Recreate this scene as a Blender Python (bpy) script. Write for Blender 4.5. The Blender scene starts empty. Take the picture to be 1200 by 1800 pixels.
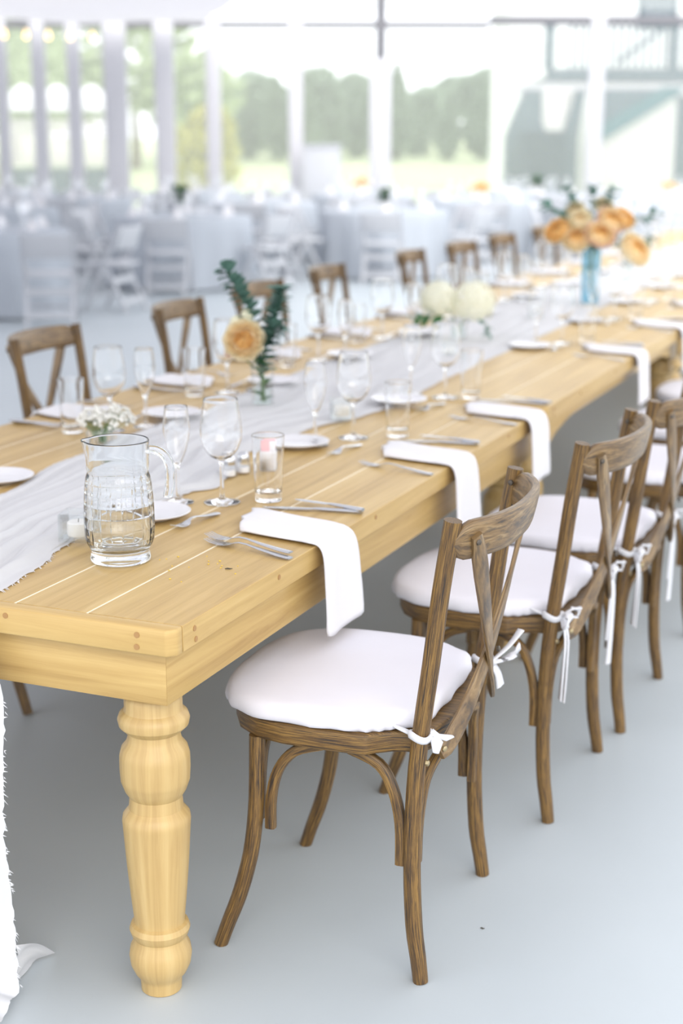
import bpy, bmesh, math, random
from mathutils import Vector, Matrix, noise
random.seed(11)
PI = math.pi
sc = bpy.context.scene
C = sc.collection

# ------------------------------------------------------------ camera
YAW, PITCH, ROLL = 0.39792, 0.24286, 0.0016
CAM = Vector((1.22295, -2.16056, 1.58409))
EF = Vector((-math.sin(YAW), math.cos(YAW), 0))      # level direction of view
ER = Vector((math.cos(YAW), math.sin(YAW), 0))       # to the right of it
fwd = EF * math.cos(PITCH) + Vector((0, 0, -math.sin(PITCH)))
upv = ER.cross(fwd)
r2 = math.cos(ROLL) * ER + math.sin(ROLL) * upv
u2 = -math.sin(ROLL) * ER + math.cos(ROLL) * upv
cd = bpy.data.cameras.new('camera')
cam = bpy.data.objects.new('camera', cd); C.objects.link(cam)
cam.matrix_world = Matrix(((r2.x, u2.x, -fwd.x, CAM.x), (r2.y, u2.y, -fwd.y, CAM.y), (r2.z, u2.z, -fwd.z, CAM.z), (0, 0, 0, 1)))
cd.sensor_fit = 'VERTICAL'; cd.sensor_height = 36; cd.sensor_width = 24
cd.lens = 2654.35 / 1800 * 36
cd.dof.use_dof = True; cd.dof.focus_distance = 2.80; cd.dof.aperture_fstop = 2.35
cd.clip_end = 600
sc.camera = cam

# ------------------------------------------------------------ sky, sun, exposure
w = bpy.data.worlds.new('sky'); sc.world = w; w.use_nodes = True
bg = w.node_tree.nodes['Background']
bg.inputs[0].default_value = (0.93, 0.96, 1.0, 1); bg.inputs[1].default_value = 1.85
sl = bpy.data.lights.new('sun', 'SUN'); sl.energy = 1.5; sl.angle = math.radians(50); sl.color = (1.0, 0.93, 0.85)
so = bpy.data.objects.new('sun', sl); C.objects.link(so)
so.rotation_euler = Vector((-0.50, 0.62, -0.56)).to_track_quat('-Z', 'Y').to_euler()
sc.view_settings.view_transform = 'Standard'; sc.view_settings.look = 'None'
sc.view_settings.gamma = 1; sc.view_settings.use_curve_mapping = False
sc.view_settings.exposure = 0.37
try:
    cy = sc.cycles
    cy.use_denoising = True; cy.max_bounces = 14; cy.transparent_max_bounces = 48
    cy.transmission_bounces = 12; cy.glossy_bounces = 5; cy.diffuse_bounces = 5; cy.sample_clamp_indirect = 8
except Exception:
    pass

# ------------------------------------------------------------ materials
def newmat(name):
    m = bpy.data.materials.new(name); m.use_nodes = True
    return m, m.node_tree.nodes, m.node_tree.links, m.node_tree.nodes['Principled BSDF']
def plain(name, col, rough=.6, metal=0, spec=.5, noise_amt=0, noise_scale=20, sub=0, trans=0):
    m, n, l, p = newmat(name)
    p.inputs['Base Color'].default_value = (*col, 1); p.inputs['Roughness'].default_value = rough
    p.inputs['Metallic'].default_value = metal; p.inputs['Specular IOR Level'].default_value = spec
    if noise_amt:
        tc = n.new('ShaderNodeTexCoord'); t = n.new('ShaderNodeTexNoise'); t.inputs['Scale'].default_value = noise_scale
        t.inputs['Detail'].default_value = 5
        mx = n.new('ShaderNodeMix'); mx.data_type = 'RGBA'
        mx.inputs[6].default_value = tuple(c * (1 - noise_amt) for c in col) + (1,)
        mx.inputs[7].default_value = tuple(min(1, c * (1 + noise_amt)) for c in col) + (1,)
        l.new(tc.outputs['Object'], t.inputs['Vector']); l.new(t.outputs['Fac'], mx.inputs[0]); l.new(mx.outputs[2], p.inputs['Base Color'])
    if trans:
        out = n['Material Output']; tr = n.new('ShaderNodeBsdfTranslucent'); tr.inputs[0].default_value = (*col, 1)
        ms = n.new('ShaderNodeMixShader'); ms.inputs[0].default_value = trans
        l.new(p.outputs[0], ms.inputs[1]); l.new(tr.outputs[0], ms.inputs[2]); l.new(ms.outputs[0], out.inputs[0])
    return m
def wood(name, stops, across=120, along=5, rough=.5, bump=.15, contrast=(.3, .7), spec=.4, blot=0.0, blotcol=(0, 0, 0), coat=0, fleck=(1.7, 2.4)):
    m, n, l, p = newmat(name)
    uv = n.new('ShaderNodeUVMap'); uv.uv_map = 'UVMap'
    oi = n.new('ShaderNodeObjectInfo')
    mp = n.new('ShaderNodeMapping'); mp.inputs['Scale'].default_value = (across, along, 1)
    cmb = n.new('ShaderNodeCombineXYZ'); mu = n.new('ShaderNodeMath'); mu.operation = 'MULTIPLY'; mu.inputs[1].default_value = 37
    l.new(oi.outputs['Random'], mu.inputs[0])
    for k in range(3): l.new(mu.outputs[0], cmb.inputs[k])
    ad = n.new('ShaderNodeVectorMath'); ad.operation = 'ADD'
    l.new(uv.outputs[0], mp.inputs[0]); l.new(mp.outputs[0], ad.inputs[0]); l.new(cmb.outputs[0], ad.inputs[1])
    t = n.new('ShaderNodeTexNoise'); t.inputs['Scale'].default_value = 1; t.inputs['Detail'].default_value = 6; t.inputs['Roughness'].default_value = .65
    t.inputs['Distortion'].default_value = .6
    l.new(ad.outputs[0], t.inputs['Vector'])
    rp = n.new('ShaderNodeValToRGB'); e = rp.color_ramp.elements
    e[0].position = contrast[0]; e[0].color = (*stops[0], 1); e[1].position = contrast[1]; e[1].color = (*stops[-1], 1)
    for k, s in enumerate(stops[1:-1]):
        q = e.new(contrast[0] + (contrast[1] - contrast[0]) * (k + 1) / (len(stops) - 1)); q.color = (*s, 1)
    l.new(t.outputs['Fac'], rp.inputs[0])
    col = rp.outputs[0]
    if blot:
        mp2 = n.new('ShaderNodeMapping'); mp2.inputs['Scale'].default_value = (across * fleck[0], along * fleck[1], 1)
        ad2 = n.new('ShaderNodeVectorMath'); ad2.operation = 'ADD'
        l.new(uv.outputs[0], mp2.inputs[0]); l.new(mp2.outputs[0], ad2.inputs[0]); l.new(cmb.outputs[0], ad2.inputs[1])
        t2 = n.new('ShaderNodeTexNoise'); t2.inputs['Scale'].default_value = 1; t2.inputs['Detail'].default_value = 4
        l.new(ad2.outputs[0], t2.inputs['Vector'])
        r2_ = n.new('ShaderNodeMapRange'); r2_.inputs[1].default_value = .54; r2_.inputs[2].default_value = .66; r2_.inputs[4].default_value = blot
        l.new(t2.outputs['Fac'], r2_.inputs[0])
        mx = n.new('ShaderNodeMix'); mx.data_type = 'RGBA'; mx.inputs[7].default_value = (*blotcol, 1)
        l.new(r2_.outputs[0], mx.inputs[0]); l.new(col, mx.inputs[6]); col = mx.outputs[2]
    l.new(col, p.inputs['Base Color'])
    p.inputs['Roughness'].default_value = rough; p.inputs['Specular IOR Level'].default_value = spec
    if coat: p.inputs['Coat Weight'].default_value = coat; p.inputs['Coat Roughness'].default_value = .3
    b = n.new('ShaderNodeBump'); b.inputs['Strength'].default_value = bump; b.inputs['Distance'].default_value = .0015
    l.new(t.outputs['Fac'], b.inputs['Height']); l.new(b.outputs[0], p.inputs['Normal'])
    return m
def clear_thin(name, tint=(.992, .995, .996), lo=.05, hi=.55, rough=.02, edge=.80):
    m = bpy.data.materials.new(name); m.use_nodes = True; n = m.node_tree.nodes; l = m.node_tree.links
    n.remove(n['Principled BSDF'])
    tr = n.new('ShaderNodeBsdfTransparent')
    mc = n.new('ShaderNodeMix'); mc.data_type = 'RGBA'; mc.inputs[6].default_value = (*tint, 1); mc.inputs[7].default_value = tuple(c * edge for c in tint) + (1,)
    def facing(pw):
        lw = n.new('ShaderNodeLayerWeight'); lw.inputs[0].default_value = .5; p_ = n.new('ShaderNodeMath'); p_.operation = 'POWER'; p_.inputs[1].default_value = pw
        l.new(lw.outputs['Facing'], p_.inputs[0]); return p_.outputs[0]
    l.new(facing(4), mc.inputs[0]); l.new(mc.outputs[2], tr.inputs[0])
    g = n.new('ShaderNodeBsdfGlossy'); g.inputs['Roughness'].default_value = rough; g.inputs[0].default_value = (.95, .96, .97, 1)
    mr = n.new('ShaderNodeMapRange'); mr.inputs[3].default_value = lo; mr.inputs[4].default_value = hi
    ms = n.new('ShaderNodeMixShader'); l.new(facing(3), mr.inputs[0]); l.new(mr.outputs[0], ms.inputs[0])
    l.new(tr.outputs[0], ms.inputs[1]); l.new(g.outputs[0], ms.inputs[2]); l.new(ms.outputs[0], n['Material Output'].inputs[0])
    return m
def glass(name, col=(.997, .999, 1), ior=1.45, rough=0.0):
    m = bpy.data.materials.new(name); m.use_nodes = True; n = m.node_tree.nodes; l = m.node_tree.links
    n.remove(n['Principled BSDF'])
    g = n.new('ShaderNodeBsdfGlass'); g.inputs['Color'].default_value = (*col, 1); g.inputs['IOR'].default_value = ior; g.inputs['Roughness'].default_value = rough
    l.new(g.outputs[0], n['Material Output'].inputs[0])
    return m
def vinyl(name, haze=.18):
    m = bpy.data.materials.new(name); m.use_nodes = True; n = m.node_tree.nodes; l = m.node_tree.links
    n.remove(n['Principled BSDF'])
    tr = n.new('ShaderNodeBsdfTransparent'); tl = n.new('ShaderNodeBsdfTranslucent'); tl.inputs[0].default_value = (.95, .95, .97, 1)
    ms = n.new('ShaderNodeMixShader'); ms.inputs[0].default_value = haze  # lens veil put into the pane: milky share lifts the view outside
    l.new(tr.outputs[0], ms.inputs[1]); l.new(tl.outputs[0], ms.inputs[2]); l.new(ms.outputs[0], n['Material Output'].inputs[0])
    return m
def emit(name, col, s):
    m, n, l, p = newmat(name); p.inputs['Emission Color'].default_value = (*col, 1); p.inputs['Emission Strength'].default_value = s
    p.inputs['Base Color'].default_value = (*col, 1); return m

M = {}
M['pine'] = wood('honey pine', [(.33, .198, .064), (.455, .297, .105), (.53, .36, .137), (.60, .432, .188)], across=34, along=1.3, rough=.42, bump=.05, contrast=(.25, .75), spec=.5)
M['pine_pale'] = plain('pale joint', (.85, .76, .58), .6)
M['pine_leg'] = wood('turned pine', [(.365, .235, .09), (.47, .322, .13), (.545, .395, .18)], across=45, along=2.0, rough=.42, bump=.04, contrast=(.25, .75), spec=.5, blot=.35, blotcol=(.34, .20, .07), fleck=(.2, 1.4))
M['peg'] = plain('wood plug', (.36, .2, .075), .6)
M['oak'] = wood('weathered oak', [(.022, .014, .009), (.09, .046, .013), (.155, .083, .020), (.24, .135, .034)], across=420, along=10, rough=.45, bump=.5, contrast=(.36, .60), spec=.5, blot=.85, blotcol=(.016, .011, .009))
M['oak_rail'] = wood('worn oak rail', [(.03, .019, .012), (.115, .066, .025), (.20, .12, .046), (.31, .21, .10)], across=170, along=14, rough=.38, bump=.5, contrast=(.28, .68), spec=.6, blot=.55, blotcol=(.03, .024, .02))
M['bolt'] = plain('old bolt', (.42, .34, .2), .4, metal=.8)
M['bolt_dark'] = plain('dark bolt', (.09, .075, .06), .45, metal=.5)
M['cushion'] = plain('white cotton', (.70, .685, .735), .9, spec=.1, noise_amt=.02, noise_scale=12)
M['ribbon'] = plain('cotton tie', (.74, .74, .77), .9, spec=.1, trans=.15)
M['napkin'] = plain('linen napkin', (.735, .72, .735), .9, spec=.15, noise_amt=.015, noise_scale=60)
M['gauze'] = plain('white gauze', (.725, .73, .75), .95, spec=.05, trans=.25, noise_amt=.03, noise_scale=40)
M['steel'] = plain('polished steel', (.62, .63, .65), .2, metal=1)
M['china'] = plain('white china', (.68, .67, .69), .25, spec=.5)
M['paper'] = plain('white paper', (.86, .85, .86), .8)
M['pink'] = plain('pink packet', (.82, .45, .48), .7)
M['blue'] = plain('blue packet', (.42, .6, .78), .7)
M['wax'] = plain('white wax', (.88, .85, .82), .55, trans=.2)
M['glass'] = glass('clear glass')
M['glass_thick'] = glass('pitcher glass', (.985, .995, 1), 1.45)
M['glass_near'] = clear_thin('near glass', lo=.03, hi=.55, edge=.45)
M['glass_thin'] = clear_thin('thin glass', lo=.035, hi=.55, edge=.6)
M['glass_far'] = clear_thin('far glass', tint=(.98, .98, .985), lo=.12, hi=.8, rough=.06)
M['vase_blue'] = clear_thin('pale blue glass', tint=(.72, .88, .95), lo=.1, hi=.5)
M['water'] = clear_thin('water', tint=(.93, .96, .95), lo=.03, hi=.2)
M['petal'] = plain('peach petal', (.92, .78, .52), .6, spec=.2, trans=.4)
M['petal_deep'] = plain('apricot petal', (.90, .64, .28), .6, spec=.2, trans=.4)
M['petal_pale'] = plain('cream petal', (.92, .85, .66), .6, spec=.2, trans=.4)
M['petal_blush'] = plain('blush petal', (.90, .70, .57), .6, spec=.2, trans=.4)
M['bud'] = plain('cream bud', (.85, .82, .62), .6, spec=.2, trans=.2)
M['hydrangea'] = plain('cream floret', (.84, .83, .68), .7, spec=.1, trans=.25)
M['leaf_blue'] = plain('eucalyptus leaf', (.12, .23, .19), .6, spec=.3, noise_amt=.35, noise_scale=40, trans=.12)
M['leaf'] = plain('green leaf', (.05, .15, .05), .55, spec=.3, noise_amt=.3, noise_scale=30, trans=.15)
M['stem'] = plain('stem', (.13, .22, .08), .6)
M['white_floret'] = plain('white floret', (.84, .83, .78), .8, spec=.1, trans=.2)
M['yellow'] = plain('pollen crumb', (.85, .58, .05), .7)
M['scrap'] = plain('dry scrap', (.06, .05, .035), .8)
M['white_paint'] = plain('white resin', (.50, .51, .54), .5, spec=.3)
M['white_steel'] = plain('white tent frame', (.56, .55, .58), .5, spec=.3)
M['grey_steel'] = plain('grey tent beam', (.20, .195, .21), .5, spec=.3)
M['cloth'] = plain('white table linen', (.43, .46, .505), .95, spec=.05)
M['drape'] = plain('white ceiling fabric', (.66, .64, .67), .95, spec=.05, trans=.4)
M['vinyl'] = vinyl('clear vinyl')
M['dark'] = plain('slate deck paint', (.085, .125, .15), .7)
M['teal'] = plain('teal stringer', (.06, .15, .17), .7)
M['siding'] = plain('white siding', (.86, .86, .87), .7)
M['greywall'] = plain('pale grey boards', (.62, .61, .60), .8)
M['slat'] = plain('pale slat', (.72, .68, .67), .7)
M['bulb'] = emit('warm bulb', (1.0, .66, .30), 3)
M['wire'] = plain('white wire', (.7, .7, .7), .6)
M['bark'] = plain('bark', (.12, .09, .06), .9)
M['tree_a'] = plain('conifer green', (.25, .32, .23), .8, spec=.1, noise_amt=.35, noise_scale=1.5, trans=.3)
M['tree_b'] = plain('leaf green', (.40, .48, .27), .8, spec=.1, noise_amt=.35, noise_scale=1.5, trans=.35)
M['tree_y'] = plain('yellow green', (.52, .50, .12), .8, spec=.1, noise_amt=.3, noise_scale=2, trans=.35)
M['lawn'] = plain('lawn', (.48, .53, .33), .95, spec=.05, noise_amt=.2, noise_scale=.4)
def floor_mat():
    m, n, l, p = newmat('painted concrete')
    tc = n.new('ShaderNodeTexCoord'); t = n.new('ShaderNodeTexNoise'); t.inputs['Scale'].default_value = 1.3; t.inputs['Detail'].default_value = 7
    t2 = n.new('ShaderNodeTexNoise'); t2.inputs['Scale'].default_value = 60; t2.inputs['Detail'].default_value = 3
    rp = n.new('ShaderNodeValToRGB'); e = rp.color_ramp.elements
    e[0].position = .3; e[0].color = (.425, .468, .497, 1); e[1].position = .7; e[1].color = (.46, .503, .532, 1)
    l.new(tc.outputs['Object'], t.inputs['Vector']); l.new(t.outputs['Fac'], rp.inputs[0]); l.new(rp.outputs[0], p.inputs['Base Color'])
    l.new(tc.outputs['Object'], t2.inputs['Vector'])
    mr = n.new('ShaderNodeMapRange'); mr.inputs[3].default_value = .34; mr.inputs[4].default_value = .55
    l.new(t.outputs['Fac'], mr.inputs[0]); l.new(mr.outputs[0], p.inputs['Roughness'])
    b = n.new('ShaderNodeBump'); b.inputs['Strength'].default_value = .06; b.inputs['Distance'].default_value = .002
    l.new(t2.outputs['Fac'], b.inputs['Height']); l.new(b.outputs[0], p.inputs['Normal'])
    return m
M['floor'] = floor_mat()

# ------------------------------------------------------------ mesh builder
V = Vector
class MB:
    def __init__(s): s.v = []; s.f = []; s.uv = []
    def face(s, idx, uvs): s.f.append(idx); s.uv.append(uvs)
    def grid(s, rows, closed_u=False, closed_v=False, uvf=None):
        """rows: list of lists of points; faces between them"""
        b = len(s.v); nr, nc = len(rows), len(rows[0])
        for r in rows: s.v.extend(V(p) for p in r)
        for i in range(nr if closed_v else nr - 1):
            for j in range(nc if closed_u else nc - 1):
                i2, j2 = (i + 1) % nr, (j + 1) % nc
                q = [b + i * nc + j, b + i * nc + j2, b + i2 * nc + j2, b + i2 * nc + j]
                if uvf: uv = [uvf(i, j), uvf(i, j + 1), uvf(i + 1, j + 1), uvf(i + 1, j)]
                else: uv = [(j / nc, i / nr), ((j + 1) / nc, i / nr), ((j + 1) / nc, (i + 1) / nr), (j / nc, (i + 1) / nr)]
                s.face(q, uv)
        return b
    def tube(s, path, rad, seg=10, up=V((0, 0, 1)), cap=True, squash=None, square=0.0):
        path = [V(p) for p in path]; n = len(path)
        rads = rad if isinstance(rad, (list, tuple)) else [rad] * n
        L = [0]
        for i in range(1, n): L.append(L[-1] + (path[i] - path[i - 1]).length)
        rows = []; prev = None
        for i in range(n):
            t = (path[min(i + 1, n - 1)] - path[max(i - 1, 0)]).normalized()
            if prev is None:
                a = V(up) if abs(t.dot(V(up))) < .95 else V((1, 0, 0))
                x = a.cross(t).normalized()
            else: x = (prev - t * prev.dot(t)).normalized()
            prev = x; y = t.cross(x)
            r = rads[i]; ra, rb = (r, r) if not squash else (r * squash[0], r * squash[1])
            row = []
            for k in range(seg):
                a = 2 * PI * k / seg; ca, sa = math.cos(a), math.sin(a)
                if square:
                    e = 1 - square
                    ca = math.copysign(abs(ca) ** e, ca); sa = math.copysign(abs(sa) ** e, sa)
                row.append(path[i] + x * ca * ra + y * sa * rb)
            rows.append(row)
        rm = max(rads)
        b = s.grid(rows, closed_u=True, uvf=lambda i, j: (j / seg * 2 * PI * rm, L[min(i, n - 1)]))
        if cap:
            for ii, rev in ((0, True), (n - 1, False)):
                c = len(s.v); s.v.append(path[ii].copy())
                for k in range(seg):
                    q = [b + ii * seg + k, b + ii * seg + (k + 1) % seg, c]
                    if rev: q = [q[1], q[0], q[2]]
                    s.face(q, [(.01, L[ii]), (.02, L[ii]), (.015, L[ii] + .004)])
        return s
    def lathe(s, prof, seg=24, c=(0, 0, 0), rf=None, tight=0):
        c = V(c)
        if tight:      # extra rings beside every corner keep the shading of long walls true
            q = [prof[0]]
            for a, b in zip(prof, prof[1:]):
                l = math.dist(a, b)
                if l > 5 * tight: q += [(a[0] + (b[0] - a[0]) * t, a[1] + (b[1] - a[1]) * t) for t in (tight / l, .5, 1 - tight / l)]
                q.append(b)
            prof = q
        L = [0]
        for i in range(1, len(prof)): L.append(L[-1] + math.hypot(prof[i][0] - prof[i - 1][0], prof[i][1] - prof[i - 1][1]))
        rm = max(p[0] for p in prof)
        rows = []
        for i, (r, z) in enumerate(prof):
            row = []
            for k in range(seg):
                a = 2 * PI * k / seg; rr = r if rf is None else rf(i, a, r, z)
                row.append(c + V((rr * math.cos(a), rr * math.sin(a), z)))
            rows.append(row)
        s.grid(rows, closed_u=True, uvf=lambda i, j: (j / seg * 2 * PI * rm, L[min(i, len(L) - 1)]))
        return s
    def box(s, x0, x1, y0, y1, z0, z1, T=None):
        b = len(s.v)
        pts = [(x0, y0, z0), (x1, y0, z0), (x1, y1, z0), (x0, y1, z0), (x0, y0, z1), (x1, y0, z1), (x1, y1, z1), (x0, y1, z1)]
        d = [x1 - x0, y1 - y0, z1 - z0]; la = d.index(max(d))
        s.v.extend((T @ V(p)) if T else V(p) for p in pts)
        for f in ((3, 2, 1, 0), (4, 5, 6, 7), (0, 1, 5, 4), (1, 2, 6, 5), (2, 3, 7, 6), (3, 0, 4, 7)):
            P = [pts[i] for i in f]
            ax = [a for a in range(3) if max(p[a] for p in P) - min(p[a] for p in P) > 1e-9]
            if len(ax) < 2: ax = [0, 1]
            vv = la if la in ax else ax[1]; uu = [a for a in ax if a != vv][0]
            off = .31 * sum(f) / 9
            s.face([b + i for i in f], [(p[uu] + off, p[vv]) for p in P])
        return s
    def prism(s, poly, a0, a1, axis=2):
        """polygon in the two other axes swept along axis"""
        def P(p, a):
            if axis == 2: return V((p[0], p[1], a))
            if axis == 1: return V((p[0], a, p[1]))
            return V((a, p[0], p[1]))
        b = len(s.v); n = len(poly)
        s.v.extend(P(p, a0) for p in poly); s.v.extend(P(p, a1) for p in poly)
        L = 0
        for k in range(n):
            k2 = (k + 1) % n; l = math.dist(poly[k], poly[k2])
            s.face([b + k, b + k2, b + n + k2, b + n + k], [(0, L), (0, L + l), (a1 - a0, L + l), (a1 - a0, L)]); L += l
        s.face([b + k for k in range(n - 1, -1, -1)], [(poly[k][1], poly[k][0]) for k in range(n - 1, -1, -1)])
        s.face([b + n + k for k in range(n)], [tuple(reversed(poly[k])) for k in range(n)])
        return s
    def mesh(s, name, mat, bevel=0, sharp=40, bseg=2):
        me = bpy.data.meshes.new(name)
        me.from_pydata([tuple(p) for p in s.v], [], s.f)
        ul = me.uv_layers.new(name='UVMap')
        flat = [c for uvs in s.uv for q in uvs for c in q]
        if len(flat) == 2 * len(me.loops): ul.data.foreach_set('uv', flat)
        bm = bmesh.new(); bm.from_mesh(me)
        bmesh.ops.remove_doubles(bm, verts=bm.verts, dist=1e-6)
        bmesh.ops.recalc_face_normals(bm, faces=bm.faces)
        if bevel:
            ed = [e for e in bm.edges if len(e.link_faces) == 2 and e.calc_face_angle(0) > math.radians(35)]
            bmesh.ops.bevel(bm, geom=ed, offset=bevel, segments=bseg, affect='EDGES', profile=.5, clamp_overlap=True)
        bm.to_mesh(me); bm.free()
        me.shade_smooth()
        if sharp: me.set_sharp_from_angle(angle=math.radians(sharp))
        if isinstance(mat, str): mat = M[mat]
        me.materials.append(mat)
        return me
    def build(s, name, mat, parent=None, loc=None, **k):
        return put(name, s.mesh(name, mat, **k), parent, loc)
def put(name, me, parent=None, loc=None, rot=None, scale=None):
    o = bpy.data.objects.new(name, me); C.objects.link(o)
    if parent: o.parent = parent
    if loc is not None: o.location = loc
    if rot is not None: o.rotation_euler = rot
    if scale is not None: o.scale = (scale,) * 3 if isinstance(scale, (int, float)) else scale
    return o
def tag(o, label=None, cat=None, group=None, kind=None):
    if label: o['label'] = label
    if cat: o['category'] = cat
    if group: o['group'] = group
    if kind: o['kind'] = kind
    return o
def thing(name, label, cat, loc=(0, 0, 0), rz=0, group=None):
    o = bpy.data.objects.new(name, None); C.objects.link(o); o.empty_display_size = .05
    o.location = loc; o.rotation_euler = (0, 0, rz)
    return tag(o, label, cat, group)
def kids(o): return [x for x in bpy.data.objects if x.parent is o]
KC = {}
def clone(o, loc=None, rz=None, label=None, group=None, parent=None):
    c = o.copy(); C.objects.link(c)
    if parent: c.parent = parent
    if o not in KC: KC[o] = kids(o)
    for ch in KC[o]: clone(ch, parent=c)
    if loc is not None: c.location = loc
    if rz is not None: c.rotation_euler = (c.rotation_euler[0], c.rotation_euler[1], rz)
    if label: c['label'] = label
    if group: c['group'] = group
    return c
def bz(p0, p1, p2, n):
    p0, p1, p2 = V(p0), V(p1), V(p2)
    return [(1 - t) ** 2 * p0 + 2 * t * (1 - t) * p1 + t * t * p2 for t in [i / n for i in range(n + 1)]]
def spline(pts, n=4):
    pts = [V(p) for p in pts]; out = []
    for i in range(len(pts) - 1):
        a, b, c, d = pts[max(i - 1, 0)], pts[i], pts[i + 1], pts[min(i + 2, len(pts) - 1)]
        for k in range(n):
            t = k / n
            out.append(.5 * (2 * b + (c - a) * t + (2 * a - 5 * b + 4 * c - d) * t * t + (3 * b - a - 3 * c + d) * t ** 3))
    out.append(pts[-1]); return out
def smooth_prof(p, n=4): return [(q.x, q.y) for q in spline([(a, b, 0) for a, b in p], n)]
def BG(u, d, z=0):
    """a point u metres right of and d metres ahead of where the photographer stands"""
    p = V((CAM.x, CAM.y, 0)) + ER * u + EF * d
    return V((p.x, p.y, z))
ORD = ['first', 'second', 'third', 'fourth', 'fifth', 'sixth', 'seventh', 'eighth', 'ninth', 'tenth', 'eleventh', 'twelfth', 'thirteenth']
TZ = .76

# ------------------------------------------------------------ setting: floor, lawn, tent
mb = MB(); mb.grid([[BG(-30, -12, 0), BG(30, -12, 0)], [BG(-30, 27.5, 0), BG(30, 27.5, 0)]])
tag(mb.build('floor', 'floor'), 'smooth pale blue-grey painted concrete floor under the tables', kind='structure')
rows = []
for d, z in ((27.5, -.02), (34, .05), (42, .45), (52, .95), (75, 1.3), (140, 1.5)):
    rows.append([BG(u, d, z) for u in (-70, -30, 0, 30, 70)])
mb = MB(); mb.grid(rows)
tag(mb.build('lawn', 'lawn'), 'bright green lawn rising beyond the clear tent wall', kind='structure')
# posts of the clear wall:  u, width
DW = 27.0
posts = [(-5.85, .20, 3.5), (-5.21, .24, 3.5), (-4.61, .24, 3.5), (-3.90, .40, 3.5), (-3.06, .34, 3.5), (-2.22, .25, 3.5), (-.80, .24, 3.5), (.66, .36, 2.8), (4.37, .25, 3.5), (7.2, .27, 3.5), (-9, .3, 3.5)]
RW = Matrix(((ER.x, EF.x, 0), (ER.y, EF.y, 0), (0, 0, 1))).to_4x4()
def wallT(u, d, z=0): return Matrix.Translation(BG(u, d, z)) @ RW
for i, (u, wd, h) in enumerate(posts):
    mb = MB(); mb.box(-wd / 2, wd / 2, -.06, .06, 0, h + .1)
    tag(mb.build('trim_%d' % (i + 1), 'white_steel', bevel=.015), kind='structure').matrix_world = wallT(u, DW)
mb = MB(); mb.box(-.09, .09, -.05, .05, 2.9, 8)
tag(mb.build('trim_12', 'grey_steel', bevel=.01), kind='structure').matrix_world = wallT(.66, DW)
for i, (u0, u1, z, hh) in enumerate(((-12, 2.5, 3.46, .12), (2.5, 12, 3.53, .15))):
    mb = MB(); mb.box(u0, u1, -.05, .05, z - hh / 2, z + hh / 2)
    tag(mb.build('trim_%d' % (13 + i), 'grey_steel', bevel=.01), kind='structure').matrix_world = wallT(0, DW)
edges = sorted(p[0] for p in posts) + [12]
edges = [-12] + edges
for i in range(len(edges) - 1):
    mb = MB(); mb.box(edges[i] + .1, edges[i + 1] - .1, -.004, .004, 0.02, 3.42)
    tag(mb.build('window_%d' % (i + 1), 'vinyl'), kind='structure').matrix_world = wallT(0, DW + .02)
mb = MB(); mb.box(-12, 12, -.004, .004, 3.7, 8)
tag(mb.build('window_%d' % (len(edges)), 'vinyl'), kind='structure').matrix_world = wallT(0, DW + .02)
# white fabric ceiling swag at left; unseen near part widened to cut overhead light
rows = []
for i in range(54):
    d = 26.6 - i * .5
    ue = -2.30 + min(7.5, 26.5 - d) * .16 + .22 * max(0, 19 - d)
    row = []
    for j in range(41):
        t = j / 40; u = ue + (-16 - ue) * t
        z = 3.45 - .016 * min(14, 26.5 - d) + .05 * math.sin(u * 1.9 + .4 * math.sin(d * .5)) * min(1, t * 6) + .03 * math.sin(d * 1.1 + u * .6)
        row.append(BG(u, d, z))
    rows.append(row)
mb = MB(); mb.grid(rows)
tag(mb.build('ceiling', 'drape', sharp=0), 'white fabric ceiling liner sagging over the left, widened out of view to dim overhead light', kind='structure')

# ------------------------------------------------------------ outside: house, stairs, trees
def bgthing(name, label, cat, u, d, z=0, group=None):
    o = thing(name, label, cat, (0, 0, 0), 0, group); o.matrix_world = wallT(u, d, z); return o
hs = bgthing('house', 'white house with slate grey deck and stairs beyond the tent wall', 'house', 0, 36)
for k in range(26):
    mb = MB(); mb.box(3.95, 13, -.02 - .012, .0, k * .4, k * .4 + .41); mb.build('siding_board', 'siding', hs)
mb = MB(); mb.box(3.8, 13, .0, 4, 0, 10.4); mb.build('wall', 'siding', hs)
mb = MB(); mb.box(6.7, 7.6, -.06, -.01, 4.0, 6.2); wf = mb.build('window', 'dark', hs)
mb = MB(); mb.box(6.8, 7.5, -.08, -.05, 4.1, 6.1); mb.build('pane', 'glass_far', wf)
dk = bgthing('deck', 'raised slate grey deck with slim balusters against the white house', 'deck', 0, 31)
for k in range(8):
    mb = MB(); mb.box(4.0, 9, k * .5, k * .5 + .49, 2.70, 2.76); mb.build('deck_board', 'dark', dk)
mb = MB(); mb.box(4.0, 9, -.06, 0, 2.68, 2.92); mb.build('fascia', 'dark', dk)
mb = MB(); mb.box(3.15, 9, -.12, -.02, 2.44, 2.64); mb.build('beam', 'white_steel', dk)
for u in (4.07, 6.5, 9.0):
    mb = MB(); mb.box(u - .1, u + .1, -.1, .1, 2.9, 3.9); mb.build('post', 'dark', dk)
mb = MB(); mb.box(4.0, 9, -.05, .05, 3.78, 3.87); mb.build('rail', 'dark', dk)
mb = MB(); mb.box(-.032, .032, -.02, .02, 2.92, 3.79); bal = mb.mesh('baluster', 'dark')
k = 4.5
while k < 8.9:
    put('baluster', bal, dk, (k, 0, 0)); k += .15
for u in (4.6, 8.5):
    mb = MB(); mb.box(u - .12, u + .12, .3, .5, 0, 2.66); mb.build('support', 'white_steel', dk)
st = bgthing('outdoor_stair', 'slate grey outdoor stair dropping from the deck toward the tent', 'stairs', 0, 29.5)
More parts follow.
